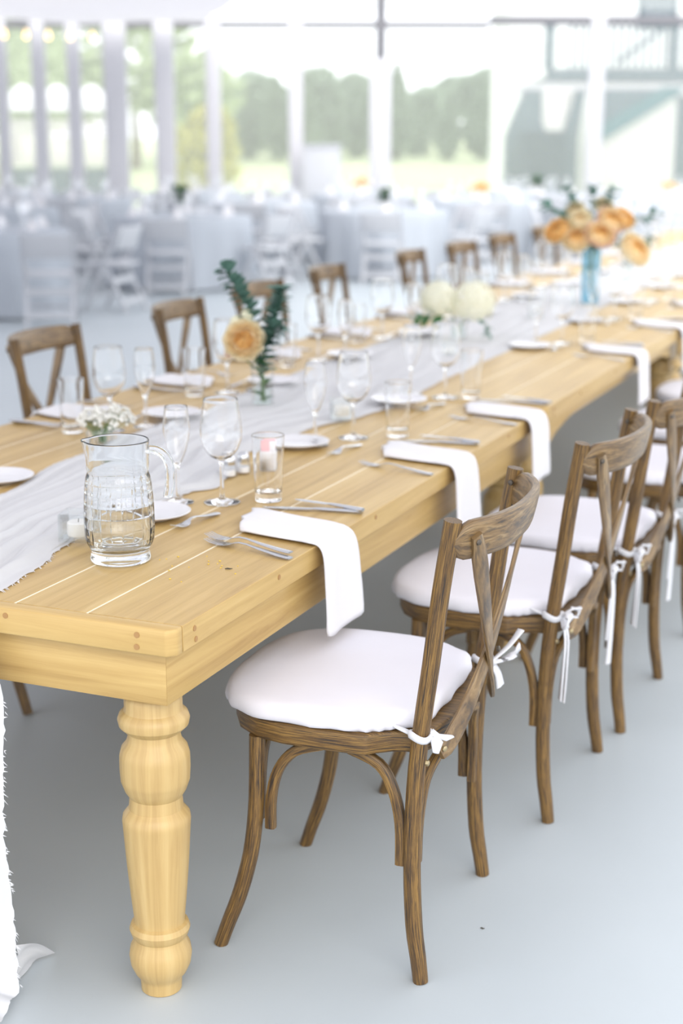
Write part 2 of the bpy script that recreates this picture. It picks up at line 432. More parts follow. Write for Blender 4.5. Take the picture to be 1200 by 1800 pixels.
for k in range(9):
    z = .15 + k * .19
    mb = MB(); mb.box(3.25 + .03 * k, 4.4, -.72 + k * .17, -.72 + k * .17 + .18, z, z + .05); mb.build('tread', 'dark', st)
    mb = MB(); mb.box(3.25 + .03 * k, 4.4, -.72 + k * .17 + .15, -.72 + k * .17 + .18, z - .14, z); mb.build('riser', 'dark', st)
mb = MB(); mb.prism([(3.17, .3), (3.17, 1.61), (3.52, 2.5), (3.89, 2.5), (3.9, 1.85), (4.15, 1.4), (4.42, .3)], .9, .96, axis=1); mb.build('side_panel', 'dark', st)
mb = MB(); mb.prism([(4.2, 1.2), (4.55, 2.5), (4.75, 2.5), (4.62, 1.6), (4.62, .3), (4.35, .3)], 1.0, 1.06, axis=1); mb.build('side_panel', 'dark', st)
for k in range(5):
    mb = MB(); mb.box(3.93 + k * .12, 4.0 + k * .12, 1.1, 1.14, 1.45, 2.5); mb.build('picket', 'slat', st)
s2 = bgthing('side_stair', 'teal edged stair climbing right beside the pale grey boarded wall', 'stairs', 0, 30.2)
mb = MB(); mb.prism([(4.82, 1.40), (4.82, 1.72), (6.2, 2.55), (6.6, 2.55), (6.5, 2.42)], 0, .12, axis=1); mb.build('stringer', 'teal', s2)
mb = MB(); mb.prism([(4.9, 1.74), (4.9, 2.5), (6.15, 2.5)], .05, .08, axis=1); mb.build('slatted_screen', 'dark', s2)
for k in range(11):
    a = 4.95 + k * .14
    mb = MB(); mb.box(a, a + .135, .14, .17, 0, min(2.36, 1.45 + (k + .5) * .088)); mb.build('wall_board', 'greywall', s2)
mb = MB(); mb.box(6.5, 8.5, .3, .35, 0, 2.4); mb.build('doorway', 'dark', s2)
mb = MB(); mb.prism([(5.35, 2.95), (5.35, 3.05), (6.4, 3.82), (6.4, 3.72)], .6, .66, axis=1); mb.build('handrail', 'dark', s2)

def foliage(mb, cx, cy, cz, rx, ry, rz, n, size, cone=0):
    for _ in range(n):
        while True:
            p = V((random.uniform(-1, 1), random.uniform(-1, 1), random.uniform(-1, 1)))
            if .35 < p.length < 1: break
        if cone: t = 1 - (p.z + 1) / 2 * cone; p.x *= t; p.y *= t
        c = V((cx + p.x * rx, cy + p.y * ry, cz + p.z * rz))
        a = V((random.gauss(0, 1), random.gauss(0, 1), random.gauss(0, 1))).normalized(); b = a.orthogonal().normalized()
        s_ = size * random.uniform(.6, 1.3); n_ = a.cross(b)
        bb = len(mb.v); mb.v.extend([c - b * s_, c + n_ * s_ * .5, c + b * s_, c - n_ * s_ * .5]); mb.face([bb, bb + 1, bb + 2, bb + 3], [(0, 0), (1, 0), (1, 1), (0, 1)])
def tree_mesh(mat, blobs, n, size, cone=0):
    mb = MB()
    for b in blobs: foliage(mb, *b, n, size, cone)
    return mb.mesh('foliage', mat, sharp=0)
fol_con = tree_mesh('tree_a', [(0, 0, 2.6, 1.3, 1.3, 2.6)], 1500, .22, .85)
fol_rnd = tree_mesh('tree_a', [(0, 0, 2.0, 1.6, 1.4, 1.7), (.7, .3, 2.9, 1.1, 1, 1.1), (-.8, 0, 2.7, 1.0, 1, 1.0)], 800, .2)
fol_lt = tree_mesh('tree_b', [(0, 0, 3.6, 1.9, 1.6, 1.6), (1.2, .2, 2.8, 1.3, 1, 1.2), (-1.3, 0, 3.0, 1.2, 1, 1.2), (.2, 0, 5.0, 1.3, 1, 1.1)], 420, .22)
fol_bush = tree_mesh('tree_y', [(0, 0, 1.2, .75, .6, 1.2), (.15, 0, 1.9, .5, .45, .7)], 900, .12)
mb = MB(); mb.tube([(0, 0, 0), (.05, 0, 1.2), (0, .05, 2.6)], [.16, .13, .08], 8); trunk = mb.mesh('trunk', 'bark')
def tree(kind, label, u, d, s, me, group=None, z=0.):
    t = bgthing(kind, label, 'tree', u, d, z, group)
    put('trunk', trunk, t, scale=s); f = put('foliage', me, t, rot=(0, 0, random.uniform(0, 6)), scale=(s * 1.25, s * 1.1, s)); f['kind'] = 'stuff'
    return t
gl = 'trees beyond the clear wall'
for i, (u, d, s) in enumerate(((-3.8, 50, .56), (-3.0, 51, .48), (-2.1, 50, .50), (-1.2, 49, .54), (-.3, 51, .46), (.5, 52, .49), (1.75, 50, .58), (2.55, 53, .40), (3.4, 50, .42), (4.45, 50, .52))):
    tree('conifer', ORD[i] + ' soft grey-green conifer from the left on the far edge of the lawn', u, d, s, fol_con, gl, .9)
for i, (u, d, s) in enumerate(((-4.9, 54, .74), (-3.0, 59, .8), (-1.0, 54, .76), (1.1, 59, .78), (2.9, 54, .62), (4.8, 59, .82))):
    tree('leafy_tree', ORD[i] + ' rounded grey-green tree from the left behind the conifers', u, d, s, fol_rnd, gl + ' behind', .9)
for i, (u, d, s) in enumerate(((-8.2, 34.5, .85), (-9.0, 41, 1.0), (-6.2, 46.5, 1.05), (-10.5, 50, 1.1))):
    tree('broadleaf_tree', '%s light green broadleaf tree from the left behind the white canopies' % ORD[i], u, d, s, fol_lt, 'broadleaf trees at the left')
tree('shrub', 'yellow-green leafy shrub outside between two white tent posts', -2.78, 31, .86, fol_bush)
for i, u in enumerate((-6.22, -5.55, -4.88)):
    s_ = bgthing('garden_stall', '%s slatted garden stall from the left under a white domed canopy' % ORD[i], 'stall', u, 30.5, 0, 'garden stalls outside at the left')
    prof = smooth_prof([(.30, 2.08), (.295, 2.25), (.24, 2.42), (.1, 2.55), (0.0, 2.58)], 3)
    mb = MB(); mb.lathe(prof, 16); mb.build('canopy', 'siding', s_)
    mb = MB(); mb.box(-.28, .28, -.05, .25, 0, 1.0); mb.build('counter', 'dark', s_)
    for q in (-.29, .25):
        mb = MB(); mb.box(q, q + .04, -.08, -.04, 0, 2.08); mb.build('post', 'dark', s_)
    for k in range(9):
        mb = MB(); mb.box(-.245, .245, -.09, -.06, 1.05 + k * .1, 1.12 + k * .1); mb.build('slat', 'slat', s_)
# string lights
sg = bgthing('string_lights', 'string of small warm bulbs hanging along the ceiling edge at left', 'lights', 0, 21)
pts = [(-4.49 + k * .293, 0, 2.91 - .008 * k) for k in range(6)]
mb = MB(); mb.tube([V(p) + V((0, 0, .07)) for p in pts], .006, 6); mb.build('cord', 'wire', sg)
mb = MB(); mb.lathe([(0, -.05), (.026, -.035), (.032, -.01), (.02, .025), (.012, .05), (.012, .07), (0, .07)], 12); bm_ = mb.mesh('bulb', 'bulb')
for p in pts[:5]: put('bulb', bm_, sg, p)

# ------------------------------------------------------------ cross-back chairs
def chair_meshes():
    out = []
    for s in (-1, 1):
        path = spline([(.200, .234 * s, 0), (.193, .2315 * s, .05), (.183, .229 * s, .12), (.177, .227 * s, .25), (.181, .226 * s, .40), (.192, .2265 * s, .52), (.209, .228 * s, .65), (.226, .231 * s, .79), (.247, .235 * s, .925)], 3)
        n = len(path); mb = MB()
        mb.tube([path[0] + V((0, 0, 0))] + path[1:], [.0148 + .0022 * min(1, i / 6) for i in range(n)], 14, up=(0, 1, 0))
        out.append(('back_post', mb.mesh('back_post', 'oak'), None))
        path = spline([(-.222, .236 * s, 0), (-.205, .233 * s, .05), (-.184, .229 * s, .107), (-.166, .226 * s, .17), (-.154, .224 * s, .23), (-.145, .222 * s, .325), (-.143, .22 * s, .458)], 3)
        mb = MB(); mb.tube(path, [.0143 + .0017 * min(1, i / 6) for i in range(len(path))], 14, up=(0, 1, 0))
        out.append(('front_leg', mb.mesh('front_leg', 'oak'), None))
        # bent-wood braces
        for nm, pp, up in (('brace', [(-.117, .218 * s, .265), (-.115, .218 * s, .33), (-.10, .216 * s, .39), (-.066, .213 * s, .432), (-.01, .21 * s, .452)], (0, 1, 0)),
                           ('brace', [(.153, .222 * s, .235), (.151, .221 * s, .32), (.135, .218 * s, .385), (.105, .213 * s, .43), (.045, .21 * s, .452)], (0, 1, 0)),
                           ('brace', [(.178, .2 * s, .235), (.18, .197 * s, .32), (.186, .174 * s, .395), (.2, .13 * s, .437), (.205, .075 * s, .453)], (1, 0, 0)),
                           ('brace', [(-.15, .194 * s, .27), (-.15, .19 * s, .33), (-.152, .17 * s, .40), (-.155, .13 * s, .437), (-.16, .07 * s, .453)], (1, 0, 0))):
            mb = MB(); mb.tube(spline(pp, 4), .0102, 10, up=up, squash=(1.05, .95), square=.45)
            out.append((nm, mb.mesh('brace', 'oak'), None))
    # seat frame
    half = [(-.238, 0), (-.236, .07), (-.222, .14), (-.19, .195), (-.14, .232), (-.08, .245), (0, .247), (.07, .245), (.088, .243), (.105, .226), (.13, .208), (.155, .2), (.18, .2), (.196, .17), (.214, .1), (.222, 0)]
    poly = half + [(x, -y) for x, y in reversed(half[1:-1])]
    mb = MB(); mb.prism(poly, .455, .497)
    out.append(('seat_frame', mb.mesh('seat_frame', 'oak', bevel=.006, bseg=3, sharp=35), None))
    # top rail
    rows = []; N = 36
    for i in range(N + 1):
        s = -1 + 2 * i / N; a = abs(s)
        y = .238 * s; x = .245 + .075 * (1 - a ** 2.6)
        h = .041 - .003 * a
        if a > .86: h *= max(.30, math.sqrt(max(0, 1 - ((a - .86) / .14) ** 2 * .93)))
        zc = .885; ln = .13
        tx = V((-.075 * 2.6 * (a ** 1.6) * (1 if s > 0 else -1), .236, 0)).normalized(); nx = V((tx.y, -tx.x, 0))
        row = []
        for k in range(14):
            t = 2 * PI * k / 14; ca, sa = math.cos(t), math.sin(t)
            q = (math.copysign(abs(ca) ** .5, ca) * .0115, math.copysign(abs(sa) ** .6, sa) * h)
            row.append(V((x, y, zc + q[1])) + nx * q[0] + V((q[1] * .22, 0, 0)))
        rows.append(row)
    mb = MB(); mb.grid(rows, closed_u=True, uvf=lambda i, j: (j / 14 * .19, i / N * .5))
    for ii in (0, N):
        c = len(mb.v); ce = sum(rows[ii], V()) / 14; mb.v.append(ce); b0 = ii * 14
        for k in range(14): mb.face([b0 + k, b0 + (k + 1) % 14, c], [(0, 0), (.01, 0), (0, .01)])
    out.append(('top_rail', mb.mesh('top_rail', 'oak_rail', sharp=60), None))
    # X braces: flat strips bowed like the rail, so their faces turn with it
    for s in (-1, 1):
        o = .005 if s > 0 else -.005
        path = bz((.285, -.212 * s, .895), (.267 + o, .015 * s, .525), (.218, .186 * s, .455), 18); rows = []
        for i, p in enumerate(path):
            t = (path[min(i + 1, 18)] - path[max(i - 1, 0)]).normalized()
            n = V((1, 3.4 * p.y, .15)); n = (n - t * n.dot(t)).normalized(); wv = t.cross(n)
            e = .0205 * (.55 if i in (0, 18) else .92 if i in (1, 17) else 1)
            rows.append([p + wv * e * a_ + n * .0045 * b_ for a_, b_ in ((-1, -.6), (-.85, -1), (.85, -1), (1, -.6), (1, .6), (.85, 1), (-.85, 1), (-1, .6))])
        mb = MB(); mb.grid(rows, closed_u=True, uvf=lambda i, j: (j * .008, i * .028))
        for ii in (0, 18): mb.face([ii * 8 + k for k in range(8)], [(0, 0)] * 8)
        out.append(('cross_strip', mb.mesh('cross_strip', 'oak_rail', sharp=50), None))
    b = []
    def bolt(p, d, r=.006):
        mb = MB(); p = V(p); d = V(d).normalized(); mb.tube([p, p + d * .005, p + d * .0065], [r, r, r * .6], 6); return mb
    for s in (-1, 1):
        out.append(('bolt', bolt((.2855, -.208 * s, .882), (1, -.7 * s, .15)).mesh('bolt', 'bolt_dark'), None))
        out.append(('bolt', bolt((.2215, .180 * s, .466), (1, .6 * s, 0)).mesh('bolt', 'bolt'), None))
        out.append(('bolt', bolt((.2015, .2265 * s, .452), (1, 0, 0)).mesh('bolt', 'bolt'), None))
        out.append(('bolt', bolt((.243, .2165 * s, .898), (-.3, -s, 0)).mesh('bolt', 'bolt_dark'), None))
    out.append(('bolt', bolt((.2755, 0, .612), (1, 0, .2)).mesh('bolt', 'bolt_dark'), None))
    return out
CH = chair_meshes()
def chair(x, y, rz, label, group):
    t = thing('crossback_chair', label, 'chair', (x, y, 0), rz, group)
    for nm, me, _ in CH: put(nm, me, t)
    return t
# cushion
def cushion_mesh():
    half = [(-.256, 0), (-.254, .07), (-.242, .14), (-.212, .198), (-.16, .236), (-.09, .25), (0, .251), (.06, .246), (.11, .225), (.145, .203), (.172, .185), (.184, .15), (.19, .08), (.192, 0)]
    poly = spline([(x, y, 0) for x, y in half] + [(x, -y, 0) for x, y in reversed(half[1:-1])] + [(half[0][0], 0, 0)], 4)[:-1]
    n = len(poly); ctr = V((-.03, 0, 0)); rows = []
    L = 0; prev = poly[-1]
    lens = []
    for p in poly: L += (p - prev).length; lens.append(L); prev = p
    for k, z, pl in ((.0, .4975, 0), (.955, .4975, .3), (.985, .502, 1), (.998, .510, .8), (1.0, .519, .4), (.992, .527, .12), (.975, .533, 0), (.945, .5365, 0), (.88, .5385, 0), (.7, .540, 0), (.5, .541, 0), (.25, .5415, 0), (.0, .5415, 0)):
        row = []
        for i, p in enumerate(poly):
            d = (p - ctr)
            q = ctr + d * k
            f = pl * .0048 * math.sin(lens[i] * 330 + 2 * math.sin(lens[i] * 37)) * (1 if d.y ** 2 > .02 else .4)
            q += d.normalized() * f
            wv = .0022 * noise.noise(V((q.x * 12, q.y * 12, 3))) if .3 < k else 0
            row.append(V((q.x, q.y, z + wv + (.001 * math.sin(lens[i] * 50) if pl else 0))))
        rows.append(row)
    mb = MB(); mb.grid(rows, closed_u=True)
    return mb.mesh('pad', 'cushion', sharp=0)
CUSH = cushion_mesh()
def ribbon(mb, path, w=.011, twist=.0, th=.0016):
    path = spline(path, 4); n = len(path); rows = []
    for i, p in enumerate(path):
        t = (path[min(i + 1, n - 1)] - path[max(i - 1, 0)]).normalized()
        sd = V((0, 1, 0)) if abs(t.y) < .8 else V((1, 0, 0))
        x = (sd - t * sd.dot(t)).normalized(); x = (Matrix.Rotation(twist * i / n, 3, t) @ x); y = t.cross(x)
        rows.append([p - x * w + y * th, p - x * w * .3 + y * th * 2.2, p + x * w * .4 + y * th * 1.2, p + x * w + y * th, p + x * w - y * th, p - x * w - y * th])
    mb.grid(rows, closed_u=True)
def tie_mesh(s, style, rnd):
    """a cotton tie knotted round the back post: short knot, or bow with long tails"""
    mb = MB(); px, py, pz = .190, .2262 * s, .505 if style != 2 else .512
    ring = [(px + .0195 * math.cos(a), py + .0195 * math.sin(a), pz + .004 * math.sin(a * 2)) for a in [2 * PI * k / 18 for k in range(19)]]
    mb.tube(ring, .0045, 8, squash=(1, 2.0), cap=False)
    k0 = V((px + .021, py - .010 * s, pz))
    mb.tube([k0 + V((-.004, 0, .008)), k0 + V((.004, 0, 0)), k0 + V((0, 0, -.01))], [.006, .0095, .006], 8)
    mb.tube([(px - .02, py - .004 * s, pz), (px - .05, py - .015 * s, pz + .004), (px - .085, py - .03 * s, pz + .012)], [.007, .006, .004], 8, squash=(1, .5))
    if style == 0:    # short flat knot with two stubs
        mb.tube([k0, k0 + V((.012, -.014, -.006)), k0 + V((.016, -.034, -.02))], [.008, .012, .006], 8, squash=(1, .45))
        mb.tube([k0, k0 + V((.018, .014, -.008)), k0 + V((.028, .035, -.012))], [.008, .012, .005], 8, squash=(1, .45))
    elif style == 1:  # bow standing off the post
        ribbon(mb, [k0, k0 + V((.03, .03, .03)), k0 + V((.05, .055, .06))], .012, .6)
        ribbon(mb, [k0, k0 + V((.03, .04, .0)), k0 + V((.045, .07, .018))], .012, -.5)
        ribbon(mb, [k0, k0 + V((.012, .012, -.03)), k0 + V((.016, .02, -.06))], .012, .5)
    else:             # bow loops and long tails
        for q in (-1, 1):
            lp = [k0, k0 + V((.02, .022 * q, .014)), k0 + V((.028, .045 * q, .006)), k0 + V((.022, .047 * q, -.012)), k0 + V((.012, .022 * q, -.008)), k0]
            ribbon(mb, lp, .009, 0)
            ln = rnd.uniform(.13, .22)
            ribbon(mb, [k0, k0 + V((.012, .012 * q, -.05)), k0 + V((.010, .016 * q, -.05 - ln * .5)), k0 + V((.006, .015 * q, -.05 - ln))], .010, rnd.uniform(-.8, .8))
    return mb.mesh('tie', 'ribbon', sharp=0)
rr = random.Random(4)
TIES = {(s, st): tie_mesh(s, st, rr) for s in (-1, 1) for st in (0, 1, 2)}
def cushion(x, y, rz, label, styles, group):
    t = thing('chair_cushion', label, 'cushion', (x, y, 0), rz, group)
    put('pad', CUSH, t)
    for s, st_ in zip((-1, 1), styles): put('tie', TIES[(s, st_)], t)
    return t
CX = .14
right = [(CX, .535, .05, (0, 1)), (CX + .055, 1.33, -.017, (2, 2)), (CX + .09, 1.955, -.02, (2, 2)), (CX + .11, 2.85, .0, (2, 2)), (CX + .10, 3.62, .0, (2, 2)), (CX + .08, 4.42, .0, (2, 2))]
for i, (x, y, rz, stl) in enumerate(right):
    nm = ['nearest one, whole in view, at the right', 'second from the front at the right', 'third from the front at the right', 'fourth from the front at the right', 'fifth from the front at the right', 'sixth from the front at the right'][i]
    chair(x, y, rz, 'weathered oak cross-back chair, ' + nm, 'cross-back chairs on the right')
    cushion(x, y, rz, 'white cotton seat cushion tied to the %s chair on the right' % ['nearest', 'second', 'third', 'fourth', 'fifth', 'sixth'][i], stl, 'white seat cushions')
left = [(-1.37, 1.43, PI, 0), (-1.535, 2.34, PI + .12, 1), (-1.56, 3.36, PI + .14, 1), (-1.64, 4.24, PI, 1), (-1.71, 5.25, PI + .1, 1), (-1.70, 6.5, PI + .1, 1), (-1.67, 7.34, PI, 1), (-1.67, 8.25, PI, 1), (-1.66, 9.32, PI, 1), (-1.66, 10.2, PI, 1)]
for i, (x, y, rz, k) in enumerate(left):
    chair(x, y, rz, 'brown wooden cross-back chair, %s along the far left side of the table' % ORD[i], 'cross-back chairs on the left')
    cushion(x, y, rz, 'white seat cushion on the %s chair along the far left side' % ORD[i], (2, 2), 'white seat cushions')

# ------------------------------------------------------------ farm tables
W = 1.40
LEGP = [(.042, .608), (.050, .60), (.0535, .592), (.0535, .575), (.055, .570), (.063, .563), (.0665, .553), (.064, .541), (.055, .532), (.0485, .527), (.049, .518), (.052, .508), (.061, .497), (.065, .482), (.0655, .455), (.064, .432), (.057, .412), (.049, .400), (.0495, .392), (.051, .377), (.056, .371), (.0625, .363), (.064, .352), (.0625, .33), (.058, .26), (.052, .19), (.0478, .149), (.0478, .143), (.054, .140), (.0575, .130), (.054, .118), (.050, .112), (.0505, .105), (.057, .092), (.0595, .075), (.057, .056), (.049, .038), (.041, .028), (.0395, .022), (.0385, .002), (.0365, .0), (0.0, .0)]
prof = []
for i in range(len(LEGP) - 1):
    prof.append(LEGP[i])
    if LEGP[i][1] - LEGP[i + 1][1] > .02:
        for k in (1, 2, 3): prof.append(tuple(LEGP[i][j] + (LEGP[i + 1][j] - LEGP[i][j]) * k / 4 for j in (0, 1)))
prof.append(LEGP[-1])
mb = MB(); mb.lathe(prof, 40); leg_me = mb.mesh('leg', 'pine_leg', sharp=32)
joints = [0, -.193, -.346, -.4895, -.633, -.7765, -.92, -1.0635, -1.207, -W]
def farm_table(y0, L, label, arch=False):
    t = thing('farm_table', label, 'table', (0, y0, 0), 0, 'long farm tables end to end')
    e = .037; z0, z1 = .712, TZ
    for k in range(len(joints) - 1):
        mb = MB(); mb.box(joints[k + 1] + .0021, joints[k] - (.0021 if k else 0), e + .001, L - e - .001, z0, z1)
        mb.build('plank', 'pine', t, bevel=.0008, bseg=1)
    mb = MB()
    for k in range(1, len(joints) - 1): mb.box(joints[k] - .0021, joints[k] + .0021, e, L - e, z0 + .01, z1 - .0003)
    f = mb.build('joint_filler', 'pine_pale', t); f['kind'] = 'stuff'
    for a, b, c in ((0, e, 1), (L, L - e, -1)):
        poly = [(-W + .012, a), (-.013, a), (0, a + c * .018), (0, b), (-W, b), (-W, a + c * .018)]
        mb = MB(); mb.prism(poly, z0 - .001, z1 + .0004); o = mb.build('end_board', 'pine', t, bevel=.0035, bseg=2)
    o_ = .032
    if arch:
        n = 24; poly = []
        for k in range(n + 1):
            q = o_ + .031 + (L - 2 * o_ - .062) * k / n; s = min(q - o_, L - o_ - q)
            poly.append((q, .608 + .055 * (0 if s < .12 else min(1, ((s - .12) / .28)) ** .6)))
        poly += [(L - o_ - .031, z0 - .001), (o_ + .031, z0 - .001)]
        for x0 in (-o_ - .03, -W + o_):
            mb = MB(); mb.prism(poly, x0, x0 + .03, axis=0); mb.build('apron_board', 'pine', t, bevel=.002)
    else:
        for xa, xb in ((-o_, -o_ - .03), (-W + o_, -W + o_ + .03)):
            mb = MB(); mb.prism([(xa, o_), (xa, L - o_), (xb, L - o_ - .03), (xb, o_ + .03)], .608, z0 - .001); mb.build('apron_board', 'pine', t, bevel=.0012)
    for qa, qb in ((o_, o_ + .03), (L - o_, L - o_ - .03)):
        mb = MB(); mb.prism([(-W + o_, qa), (-o_, qa), (-o_ - .03, qb), (-W + o_ + .03, qb)], .608, z0 - .001); mb.build('apron_board', 'pine', t, bevel=.0012)
    mb = MB()
    for q in (o_ + .001,):
        pass
    for x in (-.10, -W + .10):
        for q in (.10, L - .10): put('leg', leg_me, t, (x, q, 0), (0, 0, random.uniform(0, 6)))
    mb = MB(); mb.tube([(0, .002, 0), (0, -.0012, 0)], .0055, 12); pg = mb.mesh('peg', 'peg')
    for x, z in ((-.070, .746), (-.071, .724), (-.342, .747), (-.62, .742), (-.9, .748), (-1.33, .745)): put('peg', pg, t, (x, 0, z))
    for q, z in ((.08, .743), (.084, .722), (.431, .742), (.95, .744), (1.5, .741), (2.0, .744)): put('peg', pg, t, (0, q, z), (0, 0, PI / 2))
    return t
farm_table(0, 2.40, 'honey pine farm table nearest the camera with turned legs')
farm_table(2.42, 2.42, 'second honey pine farm table butted behind the nearest one', True)
farm_table(4.86, 2.42, 'third pine farm table from the front in the long row')
farm_table(7.30, 2.42, 'fourth pine farm table from the front in the long row')
farm_table(9.74, 2.42, 'last pine farm table at the far end of the long row')

# ------------------------------------------------------------ gauze runner
def lerp_tab(tab, y):
    for (a, va), (b, vb) in zip(tab, tab[1:]):
        if y <= b: 
            t = (y - a) / (b - a); t = t * t * (3 - 2 * t); return va + (vb - va) * t
    return tab[-1][1]
RT = [(-.9, -.33), (-.6, -.322), (-.2, -.335), (-.03, -.375), (.08, -.408), (.22, -.43), (.40, -.474), (.546, -.517), (.75, -.50), (.93, -.47), (1.0, -.432), (1.15, -.47), (1.42, -.55), (1.79, -.535), (2.02, -.47), (2.25, -.445), (2.9, -.48), (4.6, -.49), (6, -.53), (12.2, -.5)]
LT = [(-.9, -1.06), (-.2, -.98), (.1, -.80), (.4, -.82), (.73, -.87), (1.13, -.95), (1.96, -.985), (3, -1.03), (3.9, -1.05), (5.7, -1.06), (12.2, -1.02)]
def runner_pt(s, v):
    """s: arc length along the table (negative = down over the end), v: 0 right .. 1 left"""
    xr, xl = lerp_tab(RT, s), lerp_tab(LT, s)
    x = xr + (xl - xr) * v
    f = .5 + .5 * math.sin(v * 31 + 2.2 * noise.noise(V((s * 1.6, v * 3, 1))) * 3)
    fine = .5 + .5 * noise.noise(V((v * 34 + .8 * noise.noise(V((s * 2, v * 5, 8))), s * 3.0, 5)))
    amp = .020 if s < 2.6 else .008
    edge = min(1, min(v, 1 - v) * 9)
    h = .0025 + (amp * f ** 2 * .55 + .009 * fine) * (.15 + .85 * edge)
    if .03 < v < .97: x += .014 * noise.noise(V((s * 2.2, v * 9, 2)))
    if v in (0.0, 1.0): x += .006 * noise.noise(V((s * 45, v, 7))) + .004 * noise.noise(V((s * 160, v, 3)))
    if s >= 0.015: return V((x, s, TZ + h))
    k = .014
    if s > -.03:
        a = (0.015 - s) / .045 * PI / 2
        return V((x, .015 - (k + h) * math.sin(a) - .012 * math.sin(a), TZ - k * .5 + (k * .5 + h) * math.cos(a)))
    d = -s - .03; zt = TZ - .015
    fall = .735
    if d < fall: 
        bow = .02 * math.sin(d / fall * PI) + .03 * (d / fall)
        return V((x + .008 * math.sin(d * 9 + v * 4), -.014 - h * 1.4 - bow * (.3 + .7 * f), zt - d))
    q = d - fall
    return V((x + q * .22 * (1 - 2 * v), -.05 - h - q * (.55 + .3 * f) + (.28 * q if v < .08 else 0), .004 + .011 * f + .010 * math.sin(q * 26 + v * 9) ** 2))
rows = []; ss = []
s = -.95
while s < 12.1:
    ss.append(s); s += .012 if s < 2.2 else (.03 if s < 5 else .1)
NV = 84
for s in ss: rows.append([runner_pt(s, j / NV) for j in range(NV + 1)])
mb = MB(); mb.grid(rows)
# the corner of the hem kicked out over the floor
tail = []
for i in range(15):
    t = i / 14
    a = V((-.327, -.045, .115)).lerp(V((-.352, .118, .006)), t); b = V((-.35, -.05, .004)).lerp(V((-.378, .085, .003)), t)
    tail.append([a.lerp(b, q / 6) + V((.010 * math.sin(q * 1.7 + t * 4) * (1 - t), 0, .012 * math.sin(q / 6 * PI) * math.sin(t * PI) + .05 * (1 - q / 6) * math.sin(t * PI) * .25)) for q in range(7)])
mb.grid(tail)
# ragged fringe along the hanging edge
for k in range(150):
    s_ = random.uniform(-.75, .9); p = runner_pt(s_, 0.0); q = p + V((random.uniform(.004, .011), random.uniform(-.003, .003), random.uniform(-.008, .002)))
    dd = V((0, 0, .0018)) if s_ < 0 else V((0, .0018, 0))
    b = len(mb.v); mb.v.extend([p - dd, q, p + dd]); mb.face([b, b + 1, b + 2], [(0, 0), (1, 0), (0, 1)])
tag(mb.build('table_runner', 'gauze', sharp=0), 'crinkled white gauze runner lying down the table and falling to the floor', 'table runner')

# ------------------------------------------------------------ tableware prototypes (meshes)
def wine_me(mat, seg, name='bowl'):
    outer = [(0, .0), (.036, .0), (.0415, .0015), (.0405, .003), (.025, .0062), (.010, .011), (.0052, .02), (.0044, .045), (.0042, .075), (.0055, .094), (.012, .1035), (.026, .112), (.040, .130), (.0475, .152), (.0485, .170), (.0465, .195), (.0425, .222), (.0395, .244)]
    inner = [(.0388, .2435), (.0418, .222), (.0458, .195), (.0478, .170), (.0468, .152), (.0392, .1305), (.025, .1130), (.010, .1068), (.004, .106), (0, .1059)]
    mb = MB(); mb.lathe(smooth_prof(outer, 3) + smooth_prof([(outer[-1][0] - .0003, outer[-1][1] + .0005)] + inner, 3), seg); return mb.mesh(name, mat, sharp=50)
def flute_me(mat, seg):
    outer = [(0, 0), (.032, 0), (.0365, .0015), (.035, .003), (.02, .006), (.008, .011), (.0046, .02), (.0042, .05), (.0045, .078), (.007, .09), (.015, .108), (.0245, .135), (.030, .163), (.031, .180), (.029, .203), (.0262, .226)]
    inner = [(.0255, .2255), (.0283, .203), (.0303, .180), (.0293, .163), (.0238, .1355), (.0142, .1095), (.006, .0945), (.002, .093), (0, .0928)]
    mb = MB(); mb.lathe(smooth_prof(outer, 3) + smooth_prof([(outer[-1][0] - .0003, outer[-1][1] + .0005)] + inner, 3), seg); return mb.mesh('bowl', mat, sharp=50)
def tumbler_me(mat, seg):
    outer = [(0, .001), (.026, .0), (.0305, .0015), (.031, .006), (.0318, .03), (.0345, .09), (.0385, .155)]
    inner = [(.0378, .1565), (.037, .155), (.0332, .09), (.0302, .035), (.029, .024), (.024, .0205), (0, .019)]
    mb = MB(); mb.lathe(outer + inner, seg, tight=.0006); return mb.mesh('tumbler', mat, sharp=50)
def plate_me():
    p = [(0, .0), (.048, 0), (.052, .004), (.07, .009), (.086, .0145), (.088, .0165), (.0865, .0178), (.07, .0135), (.055, .0085), (.05, .0075), (0, .0075)]
    mb = MB(); mb.lathe(p, 40); return mb.mesh('plate', 'china', sharp=50)
def loft(mb, secs):
    """secs: (x, halfwidth, z, halfthick) sections along x"""
    rows = []
    for x, hw, z, ht in secs:
        rows.append([V((x, hw * math.cos(a), z + ht * math.sin(a))) for a in [2 * PI * k / 10 for k in range(10)]])
    mb.grid(rows, closed_u=True, uvf=lambda i, j: (j * .01, i * .01))
    n = len(rows)
    b = len(mb.v) - 10 * n
    mb.face([b + k for k in range(9, -1, -1)], [(0, 0)] * 10); mb.face([b + 10 * (n - 1) + k for k in range(10)], [(0, 0)] * 10)
